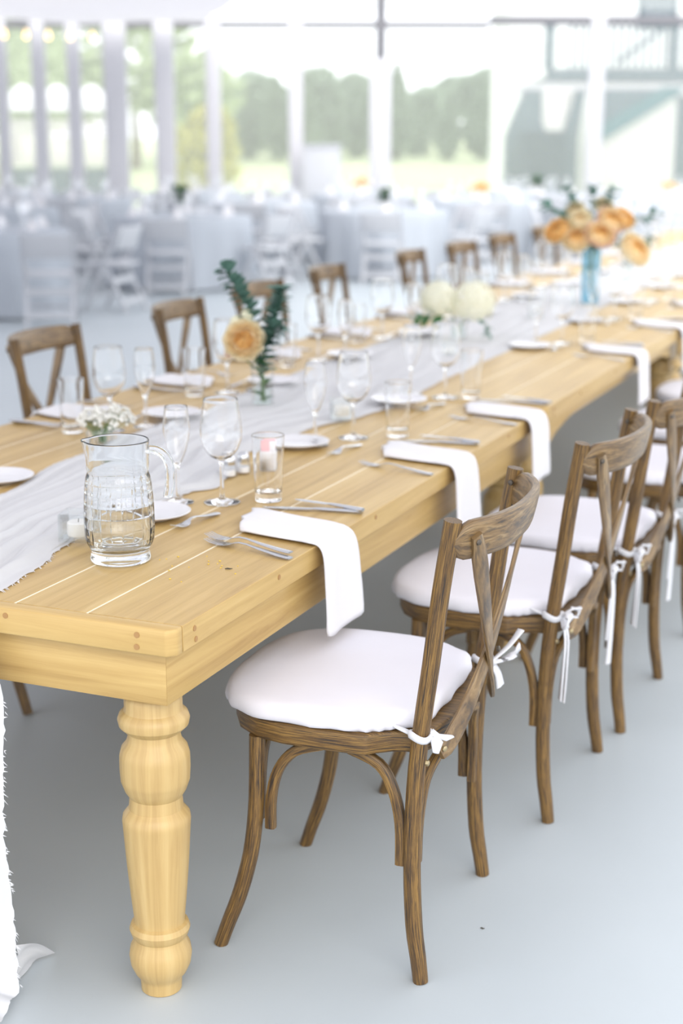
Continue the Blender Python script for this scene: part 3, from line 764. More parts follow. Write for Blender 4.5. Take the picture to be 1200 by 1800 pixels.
def fork_parts(L=.225):
    k = L / .225
    h = MB(); loft(h, [(x * k, hw, z, t) for x, hw, z, t in ((0, .0088, .004, .002), (.004, .0098, .004, .0022), (.03, .0092, .005, .0022), (.08, .006, .009, .002), (.115, .0035, .013, .002), (.135, .003, .0135, .0018), (.148, .0045, .011, .0014), (.156, .0095, .008, .0012), (.165, .0125, .0055, .001), (.176, .0132, .004, .001))])
    t = MB()
    for q in (-.0108, -.0036, .0036, .0108):
        loft(t, [(x * k, hw, z, th) for x, hw, z, th in ((.173, .0024, .0042, .001), (.19, .0021, .0035, .001), (.21, .0018, .0055, .0009), (.2245, .001, .0095, .0006))][0:4]) if False else None
        rows = []
        for x, hw, z, th in ((.173, .0025, .0042, .001), (.19, .0021, .0036, .001), (.208, .0019, .0055, .0009), (.2245, .001, .0098, .0006)):
            rows.append([V((x * k, q + hw * math.cos(a), z + th * math.sin(a))) for a in [2 * PI * j / 6 for j in range(6)]])
        b = t.grid(rows, closed_u=True); t.face([b + 18 + j for j in range(6)], [(0, 0)] * 6)
    return h.mesh('handle', 'steel', sharp=40), t.mesh('tines', 'steel', sharp=40)
def knife_parts(L=.235):
    k = L / .235
    h = MB(); loft(h, [(x * k, hw, z, t) for x, hw, z, t in ((0, .0075, .005, .0036), (.006, .0092, .005, .0042), (.04, .0088, .005, .0042), (.09, .0068, .0052, .0038), (.108, .0055, .0055, .0032), (.116, .006, .0055, .0026))])
    b = MB(); loft(b, [(x * k, hw, z, t) for x, hw, z, t in ((.112, .0055, .0055, .002), (.122, .0085, .0052, .0012), (.16, .0102, .0045, .001), (.20, .0098, .0038, .0009), (.222, .0075, .0034, .0008), (.235, .002, .0032, .0006))])
    return h.mesh('handle', 'steel', sharp=40), b.mesh('blade', 'steel', sharp=40)
FORK = fork_parts(); SFORK = fork_parts(.16); KNIFE = knife_parts(); BUTTER = knife_parts(.19)
def cutlery(name, parts, label, cat, loc, rz, group, tilt=0):
    t = thing(name, label, cat, loc, rz, group); t.rotation_euler = (0, tilt, rz)
    put('handle', parts[0], t); put('tines' if 'fork' in name else 'blade', parts[1], t); return t
def napkin_me(seed):
    """folded linen square lying on the table, one end hanging over the edge (x = 0 is the table edge, +x outward)"""
    rnd = random.Random(seed); ox = rnd.uniform(0, 50)
    path = [(-.215, .004), (-.19, .006), (-.15, .006), (-.10, .006), (-.05, .0065), (-.02, .007), (.002, .006), (.014, .000), (.021, -.014), (.024, -.035), (.026, -.07), (.028, -.11), (.030, -.15), (.031, -.195)]
    path = [(q.x, q.y) for q in spline([(a, b, 0) for a, b in path], 3)]
    n = len(path); m = 18; top = []; bot = []
    for i, (x, z) in enumerate(path):
        a = i / (n - 1)
        dx, dz = (path[min(i + 1, n - 1)][0] - path[max(i - 1, 0)][0], path[min(i + 1, n - 1)][1] - path[max(i - 1, 0)][1])
        l = math.hypot(dx, dz); nx, nz = -dz / l, dx / l
        y0 = .045 * (1 - min(1, a * 2.4)) - .085 - .018 * max(0, a - .5)
        wd = .185 + .02 * (1 - min(1, abs(a - .5) * 4)) * -1 + .025 * max(0, a - .5) * 2
        inner = max(0, 1 - a * 3.2)
        rt, rb = [], []
        for j in range(m + 1):
            v = j / m; e = math.sqrt(max(0, 1 - (2 * abs(v - .5)) ** 8))
            th = .0065 * e
            cr = inner * (.013 * math.exp(-((v - .12) / .12) ** 2) + .006 * math.sin(v * 9 + a * 14 + ox) * e) + .0025 * noise.noise(V((a * 5 + ox, v * 4, 0))) * e
            cr = max(cr, -.001)
            y = y0 + wd * v
            # slanted, slightly crumpled inner end
            xx = x + (.035 * v - .006 * math.sin(v * 12 + ox)) * (-1) * inner + .03 * inner * (1 - v) ** 3
            zz = z + (.10 * (1 - e) * max(0, a - .8) if z < -.02 else 0)
            ou = .006 * math.sin(v * 4 + .6 + a * 2) * max(0, a - .55) * 2
            rt.append(V((xx + nx * (th + cr) + ou, y, zz + nz * (th + cr))))
            rb.append(V((xx - nx * th * .35 + ou, y, max(zz - nz * th * .35, .0006) if x < 0 else zz - nz * th * .35)))
        top.append(rt); bot.append(rb)
    mb = MB(); mb.grid([t_ + list(reversed(b_)) for t_, b_ in zip(top, bot)], closed_u=True)
    for rowi in (0, n - 1):
        t_, b_ = top[rowi], bot[rowi]; k = len(mb.v); mb.v.extend(t_ + b_)
        for j in range(m): mb.face([k + j, k + j + 1, k + m + 1 + j + 1, k + m + 1 + j], [(0, 0)] * 4)
    return mb.mesh('napkin', 'napkin', sharp=0)
NAPK = [napkin_me(k) for k in range(4)]
WINE_N, FLUTE_N, TUMB_N = wine_me('glass', 40), flute_me('glass', 40), tumbler_me('glass', 40)
WINE_F, FLUTE_F, TUMB_F = wine_me('glass', 28), flute_me('glass', 28), tumbler_me('glass', 28)
PLATE = plate_me()
SIDE = {1: 'right', -1: 'left'}
def item(name, me, label, cat, x, y, z, rz, group):
    return tag(put(name, me, None, (x, y, z), (0, 0, rz)), label, cat, group)
def setting(side, S, idx, near, rnd, skip=(), over={}):
    """side 1: right edge, y = S + local; side -1: the same turned half round about the table's middle, y = S - local"""
    where = '%s place on the %s side' % ('front' if idx == 0 else ORD[idx], SIDE[side])
    j = 0 if near else .012
    def P(x, y):
        x += rnd.uniform(-j, j); y += rnd.uniform(-j, j) * 1.5
        return (x, S + y) if side == 1 else (-W - x, S - y)
    rot = 0 if side == 1 else PI
    def add(name, me, label, cat, x, y, rz=0, z=TZ + .0005, grp=None):
        if name in skip: return
        if name in over: x, y = over[name]
        px, py = P(x, y)
        return item(name, me, label, cat, px, py, z, rz + rot, grp)
    r_edge, l_edge = lerp_tab(RT, 0), 0
    def tz(x, y):      # things standing on the gauze sit a little higher
        px, py = (x, S + y) if side == 1 else (-W - x, S - y)
        return TZ + (.013 if lerp_tab(LT, py) - .02 < px < lerp_tab(RT, py) + .02 else .0005)
    G = lambda s: s + ' on the %s side' % SIDE[side]
    add('tumbler', TUMB_N if near else TUMB_F, 'clear straight water tumbler at the ' + where, 'tumbler', -.266, .941, 0, grp=G('water tumblers'))
    add('wine_glass', WINE_N if near else WINE_F, 'clear round-bowled wine glass at the ' + where, 'wine glass', -.355, .878, 0, tz(-.355, .878), grp=G('wine glasses'))
    add('champagne_flute', FLUTE_N if near else FLUTE_F, 'slim champagne flute at the ' + where, 'flute', -.449, .838, 0, tz(-.449, .838), grp=G('champagne flutes'))
    add('side_plate', PLATE, 'small round white plate at the ' + where, 'plate', -.435, .69, 0, tz(-.435, .69), grp=G('side plates'))
    if 'napkin' not in skip:
        px, py = P(0, .684); item('napkin', NAPK[idx % 4] if not near else NAPK[0], 'folded white linen napkin hanging over the edge at the ' + where, 'napkin', (0 if side == 1 else -W), py, TZ + .001, rot, G('white linen napkins'))
    cut = [('dinner_fork', FORK, 'fork', (-.004, .494), (-.243, .556)), ('table_knife', KNIFE, 'knife', (-.014, .908), (-.24, .868)), ('butter_knife', BUTTER, 'knife', (-.012, .902), (-.195, .942)), ('dessert_fork', SFORK, 'fork', (-.312, .771), (-.336, .612))]
    for nm, parts, cat, a, b in cut:
        if nm in skip: continue
        a = P(*a); b = P(*b); ang = math.atan2(b[1] - a[1], b[0] - a[0])
        zz = TZ + (.0065 if nm == 'butter_knife' else .0006)
        lab = {'dinner_fork': 'steel dinner fork beside the napkin at the ', 'table_knife': 'long steel table knife at the ', 'butter_knife': 'short steel butter knife across the long knife at the ', 'dessert_fork': 'small steel dessert fork by the plate at the '}[nm]
        cutlery(nm, parts, lab + where, cat, (a[0], a[1], zz), ang, G(nm.replace('_', ' ') + 's'))
rnd = random.Random(9)
SR = [0, .85, 1.57, 3.05, 4.0, 4.9, 5.75, 6.6, 7.5]
SL = [1.54, 2.43, 3.13, 3.85, 4.58, 5.4, 6.25, 7.05, 7.9, 8.75, 9.6, 10.5]
for i, S in enumerate(SR): setting(1, S, i, i < 2, rnd, over={} if i != 1 else {'champagne_flute': (-.43, .735), 'wine_glass': (-.371, .868), 'side_plate': (-.468, .70)})
for i, S in enumerate(SL): setting(-1, S, i, False, rnd, skip=() if i else ('tumbler', 'wine_glass', 'champagne_flute', 'dinner_fork'))
cutlery('dinner_fork', FORK, 'steel dinner fork lying on top of the other fork at the front right corner', 'fork', (.0 - .012, .512, TZ + .007), math.atan2(.062, -.24), 'dinner forks on the right side')

# ------------------------------------------------------------ pitcher
def pitcher(x, y):
    t = thing('glass_pitcher', 'large clear pressed-glass water pitcher with a grid pattern standing at the table front', 'pitcher', (x, y, TZ + .0008))
    a0 = math.atan2(-ER.y, -ER.x); ZL = [.0495, .0725, .0955, .1185, .1415, .1615]
    outer = [(0, .004), (.04, .004), (.055, .0), (.0595, .002), (.0605, .008), (.0585, .016), (.0575, .021), (.060, .027), (.0655, .037), (.0682, .045), (.0694, .056), (.0702, .075), (.070, .10), (.0688, .125), (.067, .148), (.0652, .164), (.0634, .173), (.0612, .179), (.0608, .184), (.0618, .190), (.0624, .20), (.0625, .215), (.0628, .235), (.0634, .244)]
    o2 = []
    for i in range(len(outer) - 1):
        o2.append(outer[i])
        if outer[i][1] > .03 and outer[i][1] < .17:
            za, zb = outer[i][1], outer[i + 1][1]
            zs = sorted({z for zz in ZL for z in (zz - .0018, zz, zz + .0018) if za < z < zb})
            for z in zs: o2.append((outer[i][0] + (outer[i + 1][0] - outer[i][0]) * (z - za) / (zb - za), z))
    o2.append(outer[-1])
    inner = [(.0622, .2458), (.0606, .244), (.0598, .235), (.0594, .215), (.059, .195), (.0582, .181), (.0605, .166), (.064, .140), (.0655, .105), (.065, .07), (.062, .045), (.054, .03), (.035, .024), (.02, .0235), (0, .023)]
    k_ = len(o2); o2 = o2[:-1] + [(.06335, .2425)] + o2[-1:]
    inner = inner[:2] + [(.0605, .2425)] + inner[2:]
    prof = o2 + inner; no = len(o2); zl = ZL
    def rf(i, a, r, z):
        d = (a - a0 + PI) % (2 * PI) - PI
        if z > .2: r += .008 * math.exp(-(d / .25) ** 2) * ((z - .2) / .045) ** 1.6
        if i < no and .04 < z < .168:
            g = 0
            q = (a / (2 * PI) * 20) % 1; q = min(q, 1 - q)
            g = max(g, 2.2 * (1 - q / .06))
            for zz in zl: g = max(g, 1 - abs(z - zz) / .0016)
            r -= .00055 * max(0, g)
        return r
    mb = MB(); mb.lathe(prof, 320, rf=rf); mb.build('jug', 'glass_thick', t, sharp=75)
    d = ER; pa = [d * r + V((0, 0, z)) for r, z in ((.0635, .226), (.078, .2245), (.092, .215), (.101, .198), (.104, .175), (.102, .152), (.0985, .135), (.0975, .128))]
    mb = MB(); mb.tube(spline(pa, 4), [.0075] + [.0072] * (len(spline(pa, 4)) - 3) + [.0058, .003], 12, up=d, squash=(1.25, .8)); mb.build('handle', 'glass_thick', t)
    return t
pitcher(-.318, .362)

# ------------------------------------------------------------ candle holders, shakers, packets
def candle(x, y, z, rz, label):
    t = thing('candle_holder', label, 'candle holder', (x, y, z), rz, 'square candle holders')
    mb = MB(); s, h, q = .033, .058, .0032
    mb.box(-s, s, -s, s, 0, .008); mb.box(-s, s, -s, -s + q, .008, h); mb.box(-s, s, s - q, s, .008, h); mb.box(-s, -s + q, -s + q, s - q, .008, h); mb.box(s - q, s, -s + q, s - q, .008, h)
    mb.build('holder', M['holder'], t)
    mb = MB(); mb.lathe([(0, .0085), (.022, .0085), (.0235, .011), (.0235, .036), (.021, .038), (0, .036)], 24); c = mb.build('candle', 'wax', t)
    mb = MB(); mb.tube([(0, 0, .036), (.001, 0, .044)], .0008, 6); mb.build('wick', 'scrap', c)
    return t
M['holder'] = clear_thin('holder glass', tint=(.975, .987, .988), lo=.04, hi=.5, edge=.6)
cand = candle(-.460, .432, TZ + .012, .25, 'square clear glass holder with white candle behind the pitcher')
cand2 = candle(-.50, 1.94, TZ + .012, .5, 'square glass candle holder on the runner beside the second place')
for x, y, lb in ((-.62, 3.3, 'square glass candle holder on the runner before the cream hydrangeas'), (-.68, 4.7, 'square glass candle holder on the runner beyond the cream hydrangeas'), (-.78, 6.1, 'small glass candle holder near the tall peach bouquet')):
    candle(x, y, TZ + .013, .3, lb)
def shaker(x, y, label):
    t = thing('shaker', label, 'shaker', (x, y, TZ + .0006), 0, 'salt and pepper shakers')
    mb = MB(); mb.lathe([(0, 0), (.017, 0), (.0185, .002), (.018, .02), (.0155, .032), (.0148, .036), (.0138, .036), (.0145, .03), (.0165, .02), (.0165, .006), (0, .005)], 12); mb.build('jar', 'glass_thin', t)
    mb = MB(); mb.lathe([(.0155, .033), (.0162, .035), (.0162, .045), (.0145, .052), (.008, .057), (0, .0585)], 20); mb.build('cap', 'steel', t)
    mb = MB(); mb.lathe([(0, .006), (.0158, .006), (.0158, .02), (0, .021)], 14); mb.build('salt' , 'paper', t)
shaker(-.462, 1.125, 'left of two small glass shakers with chrome caps behind the near wine glass')
shaker(-.448, 1.175, 'right of two small glass shakers with chrome caps behind the near wine glass')
def caddy(x, y, rz):
    t = thing('packet_caddy', 'small white holder of sweetener packets behind the near tumbler', 'packet holder', (x, y, TZ + .0006), rz)
    mb = MB()
    a, b, h, q = .027, .02, .055, .0025
    mb.box(-a, a, -b, b, 0, q); mb.box(-a, a, -b, -b + q, q, h); mb.box(-a, a, b - q, b, q, h); mb.box(-a, -a + q, -b + q, b - q, q, h); mb.box(a - q, a, -b + q, b - q, q, h)
    mb.build('holder', 'china', t, bevel=.001)
    for k, mt in enumerate(('pink', 'paper', 'blue', 'pink', 'blue')):
        mb = MB(); mb.box(-.022 + .005 * (k % 2) - (.0 if k % 2 else .001), .004 + .018 * (k % 2), -.014 + k * .006, -.012 + k * .006, .006, .082 - .003 * (k % 3)); mb.build('packet', mt, t)
caddy(-.405, 1.235, .35)

# ------------------------------------------------------------ flowers
def petal_me(name, mat, w=.030, l=.042):
    rows = []
    for i in range(8):
        t = i / 7; ww = w * (math.sin(min(1, .12 + t * 1.02) * PI * .60)) * (1 if t < .9 else .88)
        row = []
        for j in range(9):
            s = j / 8 * 2 - 1
            cup = -.020 * (s * s) * math.sin(t * PI * .8 + .3) ; bow = .020 * math.sin(t * PI * .85) - .004 * t
            ruf = .0028 * math.sin(s * 7 + t * 3) * t * t
            row.append(V((s * ww, bow + cup + ruf, l * t - .005 * s * s * t + .0025 * math.sin(s * 5) * t)))
        rows.append(row)
    mb = MB(); mb.grid(rows); return mb.mesh(name, mat, sharp=0)
PET = {k: petal_me('petal', k) for k in ('petal', 'petal_deep', 'petal_pale', 'petal_blush')}
def rose_layout(k, outer, mid, core):
    lay = []
    for n, r, tilt, sc_, mt in ((4, .001, -.05, .55, core), (5, .004, .12, .66, core), (6, .007, .30, .78, core), (7, .009, .52, .90, mid), (8, .010, .78, 1.02, mid), (9, .011, 1.08, 1.12, outer)):
        for q in range(n):
            lay.append((2 * PI * q / n + r * 90 + .2 * math.sin(q * 3.1), r, tilt + .12 * math.sin(q * 2.3), sc_ * k, mt))
    return lay
def rose_xf(a, r, tilt, s):
    return Matrix.Rotation(a, 4, 'Z') @ Matrix.Translation((0, r * s, 0)) @ Matrix.Rotation(-tilt, 4, 'X') @ Matrix.Scale(s, 4)
def rose(parent, loc, axis, k, outer, mid, core, name='bloom', single=True):
    q = V(axis).normalized().to_track_quat('Z', 'Y').to_matrix().to_4x4()
    if single:
        bm = bmesh.new()
        groups = {}
        mats = [outer, mid, core]; uniq = list(dict.fromkeys(mats))
        for a, r, tl, s, mt in rose_layout(k, outer, mid, core):
            tmp = PET[mt].copy(); tmp.transform(rose_xf(a, r, tl, s)); f0 = len(bm.faces); bm.from_mesh(tmp); bm.faces.ensure_lookup_table()
            for f in bm.faces[f0:]: f.material_index = uniq.index(mt)
            bpy.data.meshes.remove(tmp)
        me = bpy.data.meshes.new(name); bm.to_mesh(me); bm.free(); me.shade_smooth()
        for u in uniq: me.materials.append(M[u])
        o = put(name, me, parent); o.matrix_local = Matrix.Translation(loc) @ q
        return o
    mb = MB(); mb.lathe([(0, -.02 * k), (.008 * k, -.016 * k), (.013 * k, -.004 * k), (.010 * k, .012 * k), (0, .016 * k)], 12)
    hd = mb.build(name, mid, parent); hd.matrix_local = Matrix.Translation(loc) @ q
    for a, r, tl, s, mt in rose_layout(k, outer, mid, core):
        p = put('petal', PET[mt], hd); p.matrix_local = rose_xf(a, r, tl, s)
    return hd
def leaf_me(name, mat, w, l, bend=.2):
    mb = MB(); rows = []
    for i in range(5):
        t = i / 4; ww = w * math.sin(PI * min(.97, .05 + t * .92)) ** .8
        rows.append([V((-ww, l * t, -bend * l * t * t + ww * .25)), V((0, l * t, -bend * l * t * t)), V((ww, l * t, -bend * l * t * t + ww * .25))])
    mb.grid(rows); return mb.mesh(name, mat, sharp=0)
LEAF_E = leaf_me('leaf', 'leaf_blue', .011, .026); LEAF_R = leaf_me('leaf', 'leaf', .017, .05)
def sprig(name, label, cat, base, pts, leaf, n, s, group=None, ms='stem', spread=1.0, rnd=random.Random(5), lift=.5):
    t = thing(name, label, cat, base, 0, group)
    path = spline(pts, 5); mb = MB(); mb.tube(path, [.0022 * (1 - .6 * i / len(path)) for i in range(len(path))], 6); mb.build('stem', ms, t)
    for k in range(n):
        f = .35 + .65 * (k + .5) / n if lift > .3 else (k + .5) / n
        i = min(len(path) - 2, int(f * (len(path) - 1))); p = path[i]; d = (path[i + 1] - path[i]).normalized()
        a = k * 2.4 + rnd.uniform(-.3, .3); o = d.orthogonal().normalized(); o = Matrix.Rotation(a, 3, d) @ o
        dirn = (o * spread + d * .6).normalized()
        q = dirn.to_track_quat('Y', 'Z').to_matrix().to_4x4()
        ob = put('leaf', leaf, t); ob.matrix_local = Matrix.Translation(p) @ q @ Matrix.Scale(s * rnd.uniform(.75, 1.2), 4)
    return t
def vase(x, y, z, r, h, label, mat='glass_thin', water=True, rtop=None):
    t = thing('flower_vase', label, 'vase', (x, y, z)); rt = rtop or r
    mb = MB(); mb.lathe([(0, 0), (r * .95, 0), (r, .003), ((r + rt) / 2, h / 2), (rt, h), (rt - .0025, h + .0005), ((r + rt) / 2 - .0025, h / 2), (r - .003, .008), (0, .007)], 28); mb.build('body', mat, t, sharp=45)
    if water:
        mb = MB(); mb.lathe([(0, .0085), (r - .006, .0085), (r - .0055, h * .55), (0, h * .55)], 20); mb.build('water', 'water', t)
    return t
VX, VY, VZ = -.81, 2.04, TZ + .013
vase(VX, VY, VZ, .034, .125, 'clear cylinder vase holding the peach rose and eucalyptus', rtop=.036)
rs = thing('garden_rose', 'full open peach garden rose in the clear cylinder vase', 'rose', (VX, VY, VZ))
camdir = (V((CAM.x, CAM.y, 1.5)) - V((VX, VY, .95))).normalized()
mb = MB(); mb.tube(spline([(.008, 0, .012), (.0, -.01, .10), (-.035, -.03, .185)], 5), .0028, 7); mb.build('stem', 'stem', rs)
rose(rs, V((-.038, -.045, .205)), camdir + V((-.1, 0, .15)), 1.15, 'petal_pale', 'petal', 'petal_deep', 'bloom', single=False)
rs2 = thing('spray_rose', 'blush pink rose half hidden behind the open peach rose', 'rose', (VX, VY, VZ))
mb = MB(); mb.tube(spline([(-.008, .006, .012), (-.01, 0, .10), (-.08, -.03, .165)], 5), .0022, 7); mb.build('stem', 'stem', rs2)
rose(rs2, V((-.085, -.03, .18)), (-1, -.5, .5), .62, 'petal_blush', 'petal_blush', 'petal_deep')
bd = thing('rose_bud_stem', 'cream rosebuds on a thin stem above the peach rose', 'rosebuds', (VX, VY, VZ))
mb = MB(); mb.tube(spline([(.0, .008, .012), (-.005, .01, .12), (-.05, .0, .27)], 5), .0018, 7); mb.build('stem', 'stem', bd)
for p, s in (((-.082, -.01, .255), 1.0), ((-.05, 0, .278), .95)):
    mb = MB(); mb.lathe([(0, -.022 * s), (.014 * s, -.016 * s), (.021 * s, .0), (.017 * s, .014 * s), (.006 * s, .022 * s), (0, .022 * s)], 14); mb.build('bud', 'bud', bd, p)
erx = ER
def E3(a, b, z): return ER * a + EF * b + V((0, 0, z))
sprig('eucalyptus_sprig', 'tall blue-green eucalyptus sprig leaning left from the clear vase', 'eucalyptus', (VX, VY, VZ), [E3(.005, 0, .012), E3(.0, .01, .14), E3(-.03, .02, .27), E3(-.075, .03, .36), E3(-.115, .04, .425)], LEAF_E, 60, 1.7)
sprig('eucalyptus_sprig', 'dark eucalyptus sprig leaning right from the clear vase', 'eucalyptus', (VX, VY, VZ), [E3(.0, 0, .012), E3(.005, .01, .14), E3(.03, .02, .24), E3(.05, .03, .31), E3(.055, .03, .36)], LEAF_E, 56, 1.7)
sprig('eucalyptus_sprig', 'short eucalyptus sprig filling the neck of the clear vase', 'eucalyptus', (VX, VY, VZ), [E3(.0, 0, .012), E3(.0, -.005, .10), E3(.015, -.01, .2), E3(.05, 0, .25)], LEAF_E, 50, 1.7)
sprig('greenery_sprig', 'deep green rose leaves hanging at the lip of the clear vase', 'leaves', (VX, VY, VZ), [E3(.0, 0, .012), E3(.0, -.004, .06), E3(.006, -.01, .12), E3(.02, -.02, .15)], LEAF_R, 9, .9, lift=.2)
# baby's breath in a small bowl
def babys_breath(x, y):
    b = thing('flower_bowl', 'small clear ribbed glass bowl holding the white sprays', 'bowl', (x, y, TZ + .0006))
    mb = MB(); mb.lathe([(0, 0), (.022, 0), (.03, .006), (.037, .022), (.036, .04), (.032, .052), (.0305, .052), (.034, .04), (.034, .022), (.026, .009), (0, .008)], 26, rf=lambda i, a, r, z: r * (1 + .03 * math.cos(a * 13)) if i < 6 else r); mb.build('bowl', 'glass_thin', b)
    t = thing('babys_breath', 'cloud of tiny white baby\'s breath flowers in a small bowl at left', 'flowers', (x, y, TZ))
    st_ = MB(); fl = MB(); rn = random.Random(3)
    for k in range(190):
        a = rn.uniform(0, 2 * PI); r = .086 * math.sqrt(rn.uniform(0, 1)); z = .062 + .055 * math.sqrt(max(0, 1 - (r / .09) ** 2)) * rn.uniform(.3, 1.05)
        p = V((.012 + r * math.cos(a), .02 + r * math.sin(a), z))
        if k % 2 == 0: st_.tube([(rn.uniform(-.012, .012), rn.uniform(-.012, .012), .01), (p.x * .45, p.y * .45, p.z * .7), p], .0006, 4, cap=False)
        s_ = rn.uniform(.0038, .0062)
        fl.lathe([(0, -s_), (s_ * .9, -s_ * .3), (s_, s_ * .3), (s_ * .5, s_ * .9), (0, s_)], 7, c=p)
    st_.build('stems', 'stem', t)['kind'] = 'stuff'; fl.build('blossoms', 'white_floret', t, sharp=0)['kind'] = 'stuff'
babys_breath(-.955, 1.315)
# hydrangeas
HX, HY = -.765, 3.83
vase(HX, HY, TZ + .013, .032, .09, 'short clear vase holding cream hydrangeas on the runner', rtop=.036)
def hydrangea(off, R, label):
    t = thing('hydrangea', label, 'hydrangea', (HX, HY, TZ + .013)); rn = random.Random(int(R * 1e4) + int(off[2] * 1000))
    mb = MB(); mb.tube(spline([(0, 0, .012), (off[0] * .3, off[1] * .3, .09), off], 5), .003, 7); mb.build('stem', 'stem', t)
    fl = MB()
    for k in range(190):
        z = 1 - 1.7 * (k + .5) / 190; a = k * 2.39996; r = math.sqrt(max(0, 1 - z * z))
        n = V((r * math.cos(a), r * math.sin(a), z)); c = V(off) + n * R * rn.uniform(.9, 1.06); x = n.orthogonal().normalized(); x = Matrix.Rotation(rn.uniform(0, 3), 3, n) @ x; y = n.cross(x)
        s_ = R * .15
        for q in range(4):
            d = Matrix.Rotation(q * PI / 2, 3, n) @ x; e = n.cross(d)
            b = len(fl.v); fl.v.extend([c, c + d * s_ * .6 + e * s_ * .45 + n * .002, c + d * s_ * 1.1 + n * .001, c + d * s_ * .6 - e * s_ * .45 + n * .002]); fl.face([b, b + 1, b + 2, b + 3], [(0, 0), (1, 0), (1, 1), (0, 1)])
    fl.build('florets', 'hydrangea', t, sharp=0)['kind'] = 'stuff'
    return t
hydrangea(E3(-.085, .02, .155), .078, 'left cream hydrangea head in the short vase')
hydrangea(E3(.055, -.02, .15), .088, 'right cream hydrangea head in the short vase')
sprig('greenery_sprig', 'dark green leaf reaching left under the cream hydrangeas', 'leaves', (HX, HY, TZ + .013), [E3(0, 0, .05), E3(-.08, -.04, .10), E3(-.15, -.05, .10), E3(-.2, -.05, .085)], LEAF_R, 7, 1.2)
sprig('greenery_sprig', 'small leafy sprig drooping right of the cream hydrangeas', 'leaves', (HX, HY, TZ + .013), [E3(0, 0, .06), E3(.07, -.03, .085), E3(.12, -.04, .05), E3(.11, -.05, .015)], LEAF_E, 9, 1.0)
# tall bouquet
BX, BY = -.60, 5.42
vase(BX, BY, TZ + .013, .045, .34, 'tall slim pale blue glass vase lifting the peach bouquet', 'vase_blue', True, rtop=.05)
cols = [('petal_pale', 'petal', 'petal_deep'), ('petal', 'petal_deep', 'petal_deep'), ('petal_blush', 'petal', 'petal_deep'), ('petal_pale', 'petal_pale', 'petal')]
bq = [(-.205, -.05, .40, 1.35, 1, 'outermost left apricot rose in the tall bouquet'), (-.10, -.10, .365, 1.5, 0, 'lower left peach rose in the tall bouquet'), (.02, -.12, .385, 1.5, 2, 'lower middle peach rose in the tall bouquet'), (-.08, -.05, .455, 1.15, 3, 'cream rose above the peach ones in the tall bouquet'), (.09, -.05, .45, 1.5, 2, 'upper right pink-peach rose in the tall bouquet'), (.165, -.02, .46, 1.2, 1, 'deep apricot rose at the right of the tall bouquet'), (.06, .02, .52, 1.0, 3, 'topmost cream rose in the tall bouquet'), (-.10, 0, .50, .95, 3, 'small cream rose near the top left of the tall bouquet'), (.215, -.10, .31, 1.75, 0, 'large yellow-peach rose drooping lowest at the right of the tall bouquet')]
for u, d, z, k, c, lb in bq:
    t = thing('garden_rose', lb, 'rose', (BX, BY, TZ + .013), 0, 'roses in the tall bouquet')
    u *= .86; z -= .045; k *= .95; tip = E3(u, d, z); mb = MB(); mb.tube(spline([E3(0, 0, .02), E3(u * .1, d * .1, .30), tip - V((0, 0, .02))], 5), .0025, 6); mb.build('stem', 'stem', t)
    rose(t, tip, E3(u * 1.2, -.25, .22), k, *cols[c])
for i, (u, z, nn, lb) in enumerate(((-.26, .49, 26, 'eucalyptus sprig at the far left of the tall bouquet'), (-.15, .57, 26, 'eucalyptus sprig at the upper left of the tall bouquet'), (-.01, .58, 28, 'dark eucalyptus sprig rising in the middle of the tall bouquet'), (.10, .58, 24, 'eucalyptus sprig at the upper right of the tall bouquet'), (.33, .46, 24, 'eucalyptus sprig reaching furthest right from the tall bouquet'), (.30, .32, 20, 'leafy sprig drooping at the lower right of the tall bouquet'), (-.02, .33, 26, 'dark leaves under the roses of the tall bouquet'))):
    sprig('eucalyptus_sprig', lb, 'eucalyptus', (BX, BY, TZ + .013), [E3(0, .01, .02), E3(u * .15, .01, .3), E3(u * .6, 0, .3 + (z - .3) * .65), E3(u, -.01 * i, z)], LEAF_E if i != 6 else LEAF_R, nn, 1.9 if i != 6 else 1.3, 'eucalyptus in the tall bouquet')
vase(-.70, 6.75, TZ + .013, .032, .15, 'small clear vase of greenery beyond the tall bouquet')
sprig('greenery_sprig', 'dark green stem in the small vase beyond the tall bouquet', 'leaves', (-.70, 6.75, TZ + .013), [E3(0, 0, .012), E3(0, 0, .1), E3(.02, 0, .2)], LEAF_R, 12, .9)

# ------------------------------------------------------------ crumbs and scraps
mb = MB(); rn = random.Random(8)
for (x, y) in [(-.235, .40), (-.222, .425), (-.2, .36), (-.19, .33), (-.165, .365), (-.15, .42), (-.13, .43), (-.125, .41), (-.14, .40), (-.11, .40), (-.105, .385), (-.06, .36), (-.13, .27), (-.16, .28), (-.08, .41), (-.245, .39), (-.17, .45)]:
    s_ = rn.uniform(.0015, .003); c = V((x, y, TZ + .0012))
    b = len(mb.v); mb.v.extend([c + V((s_ * 1.3, 0, 0)), c + V((0, s_, 0)), c - V((s_, 0, 0)), c - V((0, s_ * 1.2, 0)), c + V((0, 0, .0016)), c - V((0, 0, .0008))])
    for f in ((0, 1, 4), (1, 2, 4), (2, 3, 4), (3, 0, 4), (1, 0, 5), (2, 1, 5), (3, 2, 5), (0, 3, 5)): mb.face([b + i for i in f], [(0, 0)] * 3)
tag(mb.build('pollen_crumbs', 'yellow', sharp=0), 'scattered tiny yellow pollen crumbs on the bare planks by the forks', 'crumbs', kind='stuff')
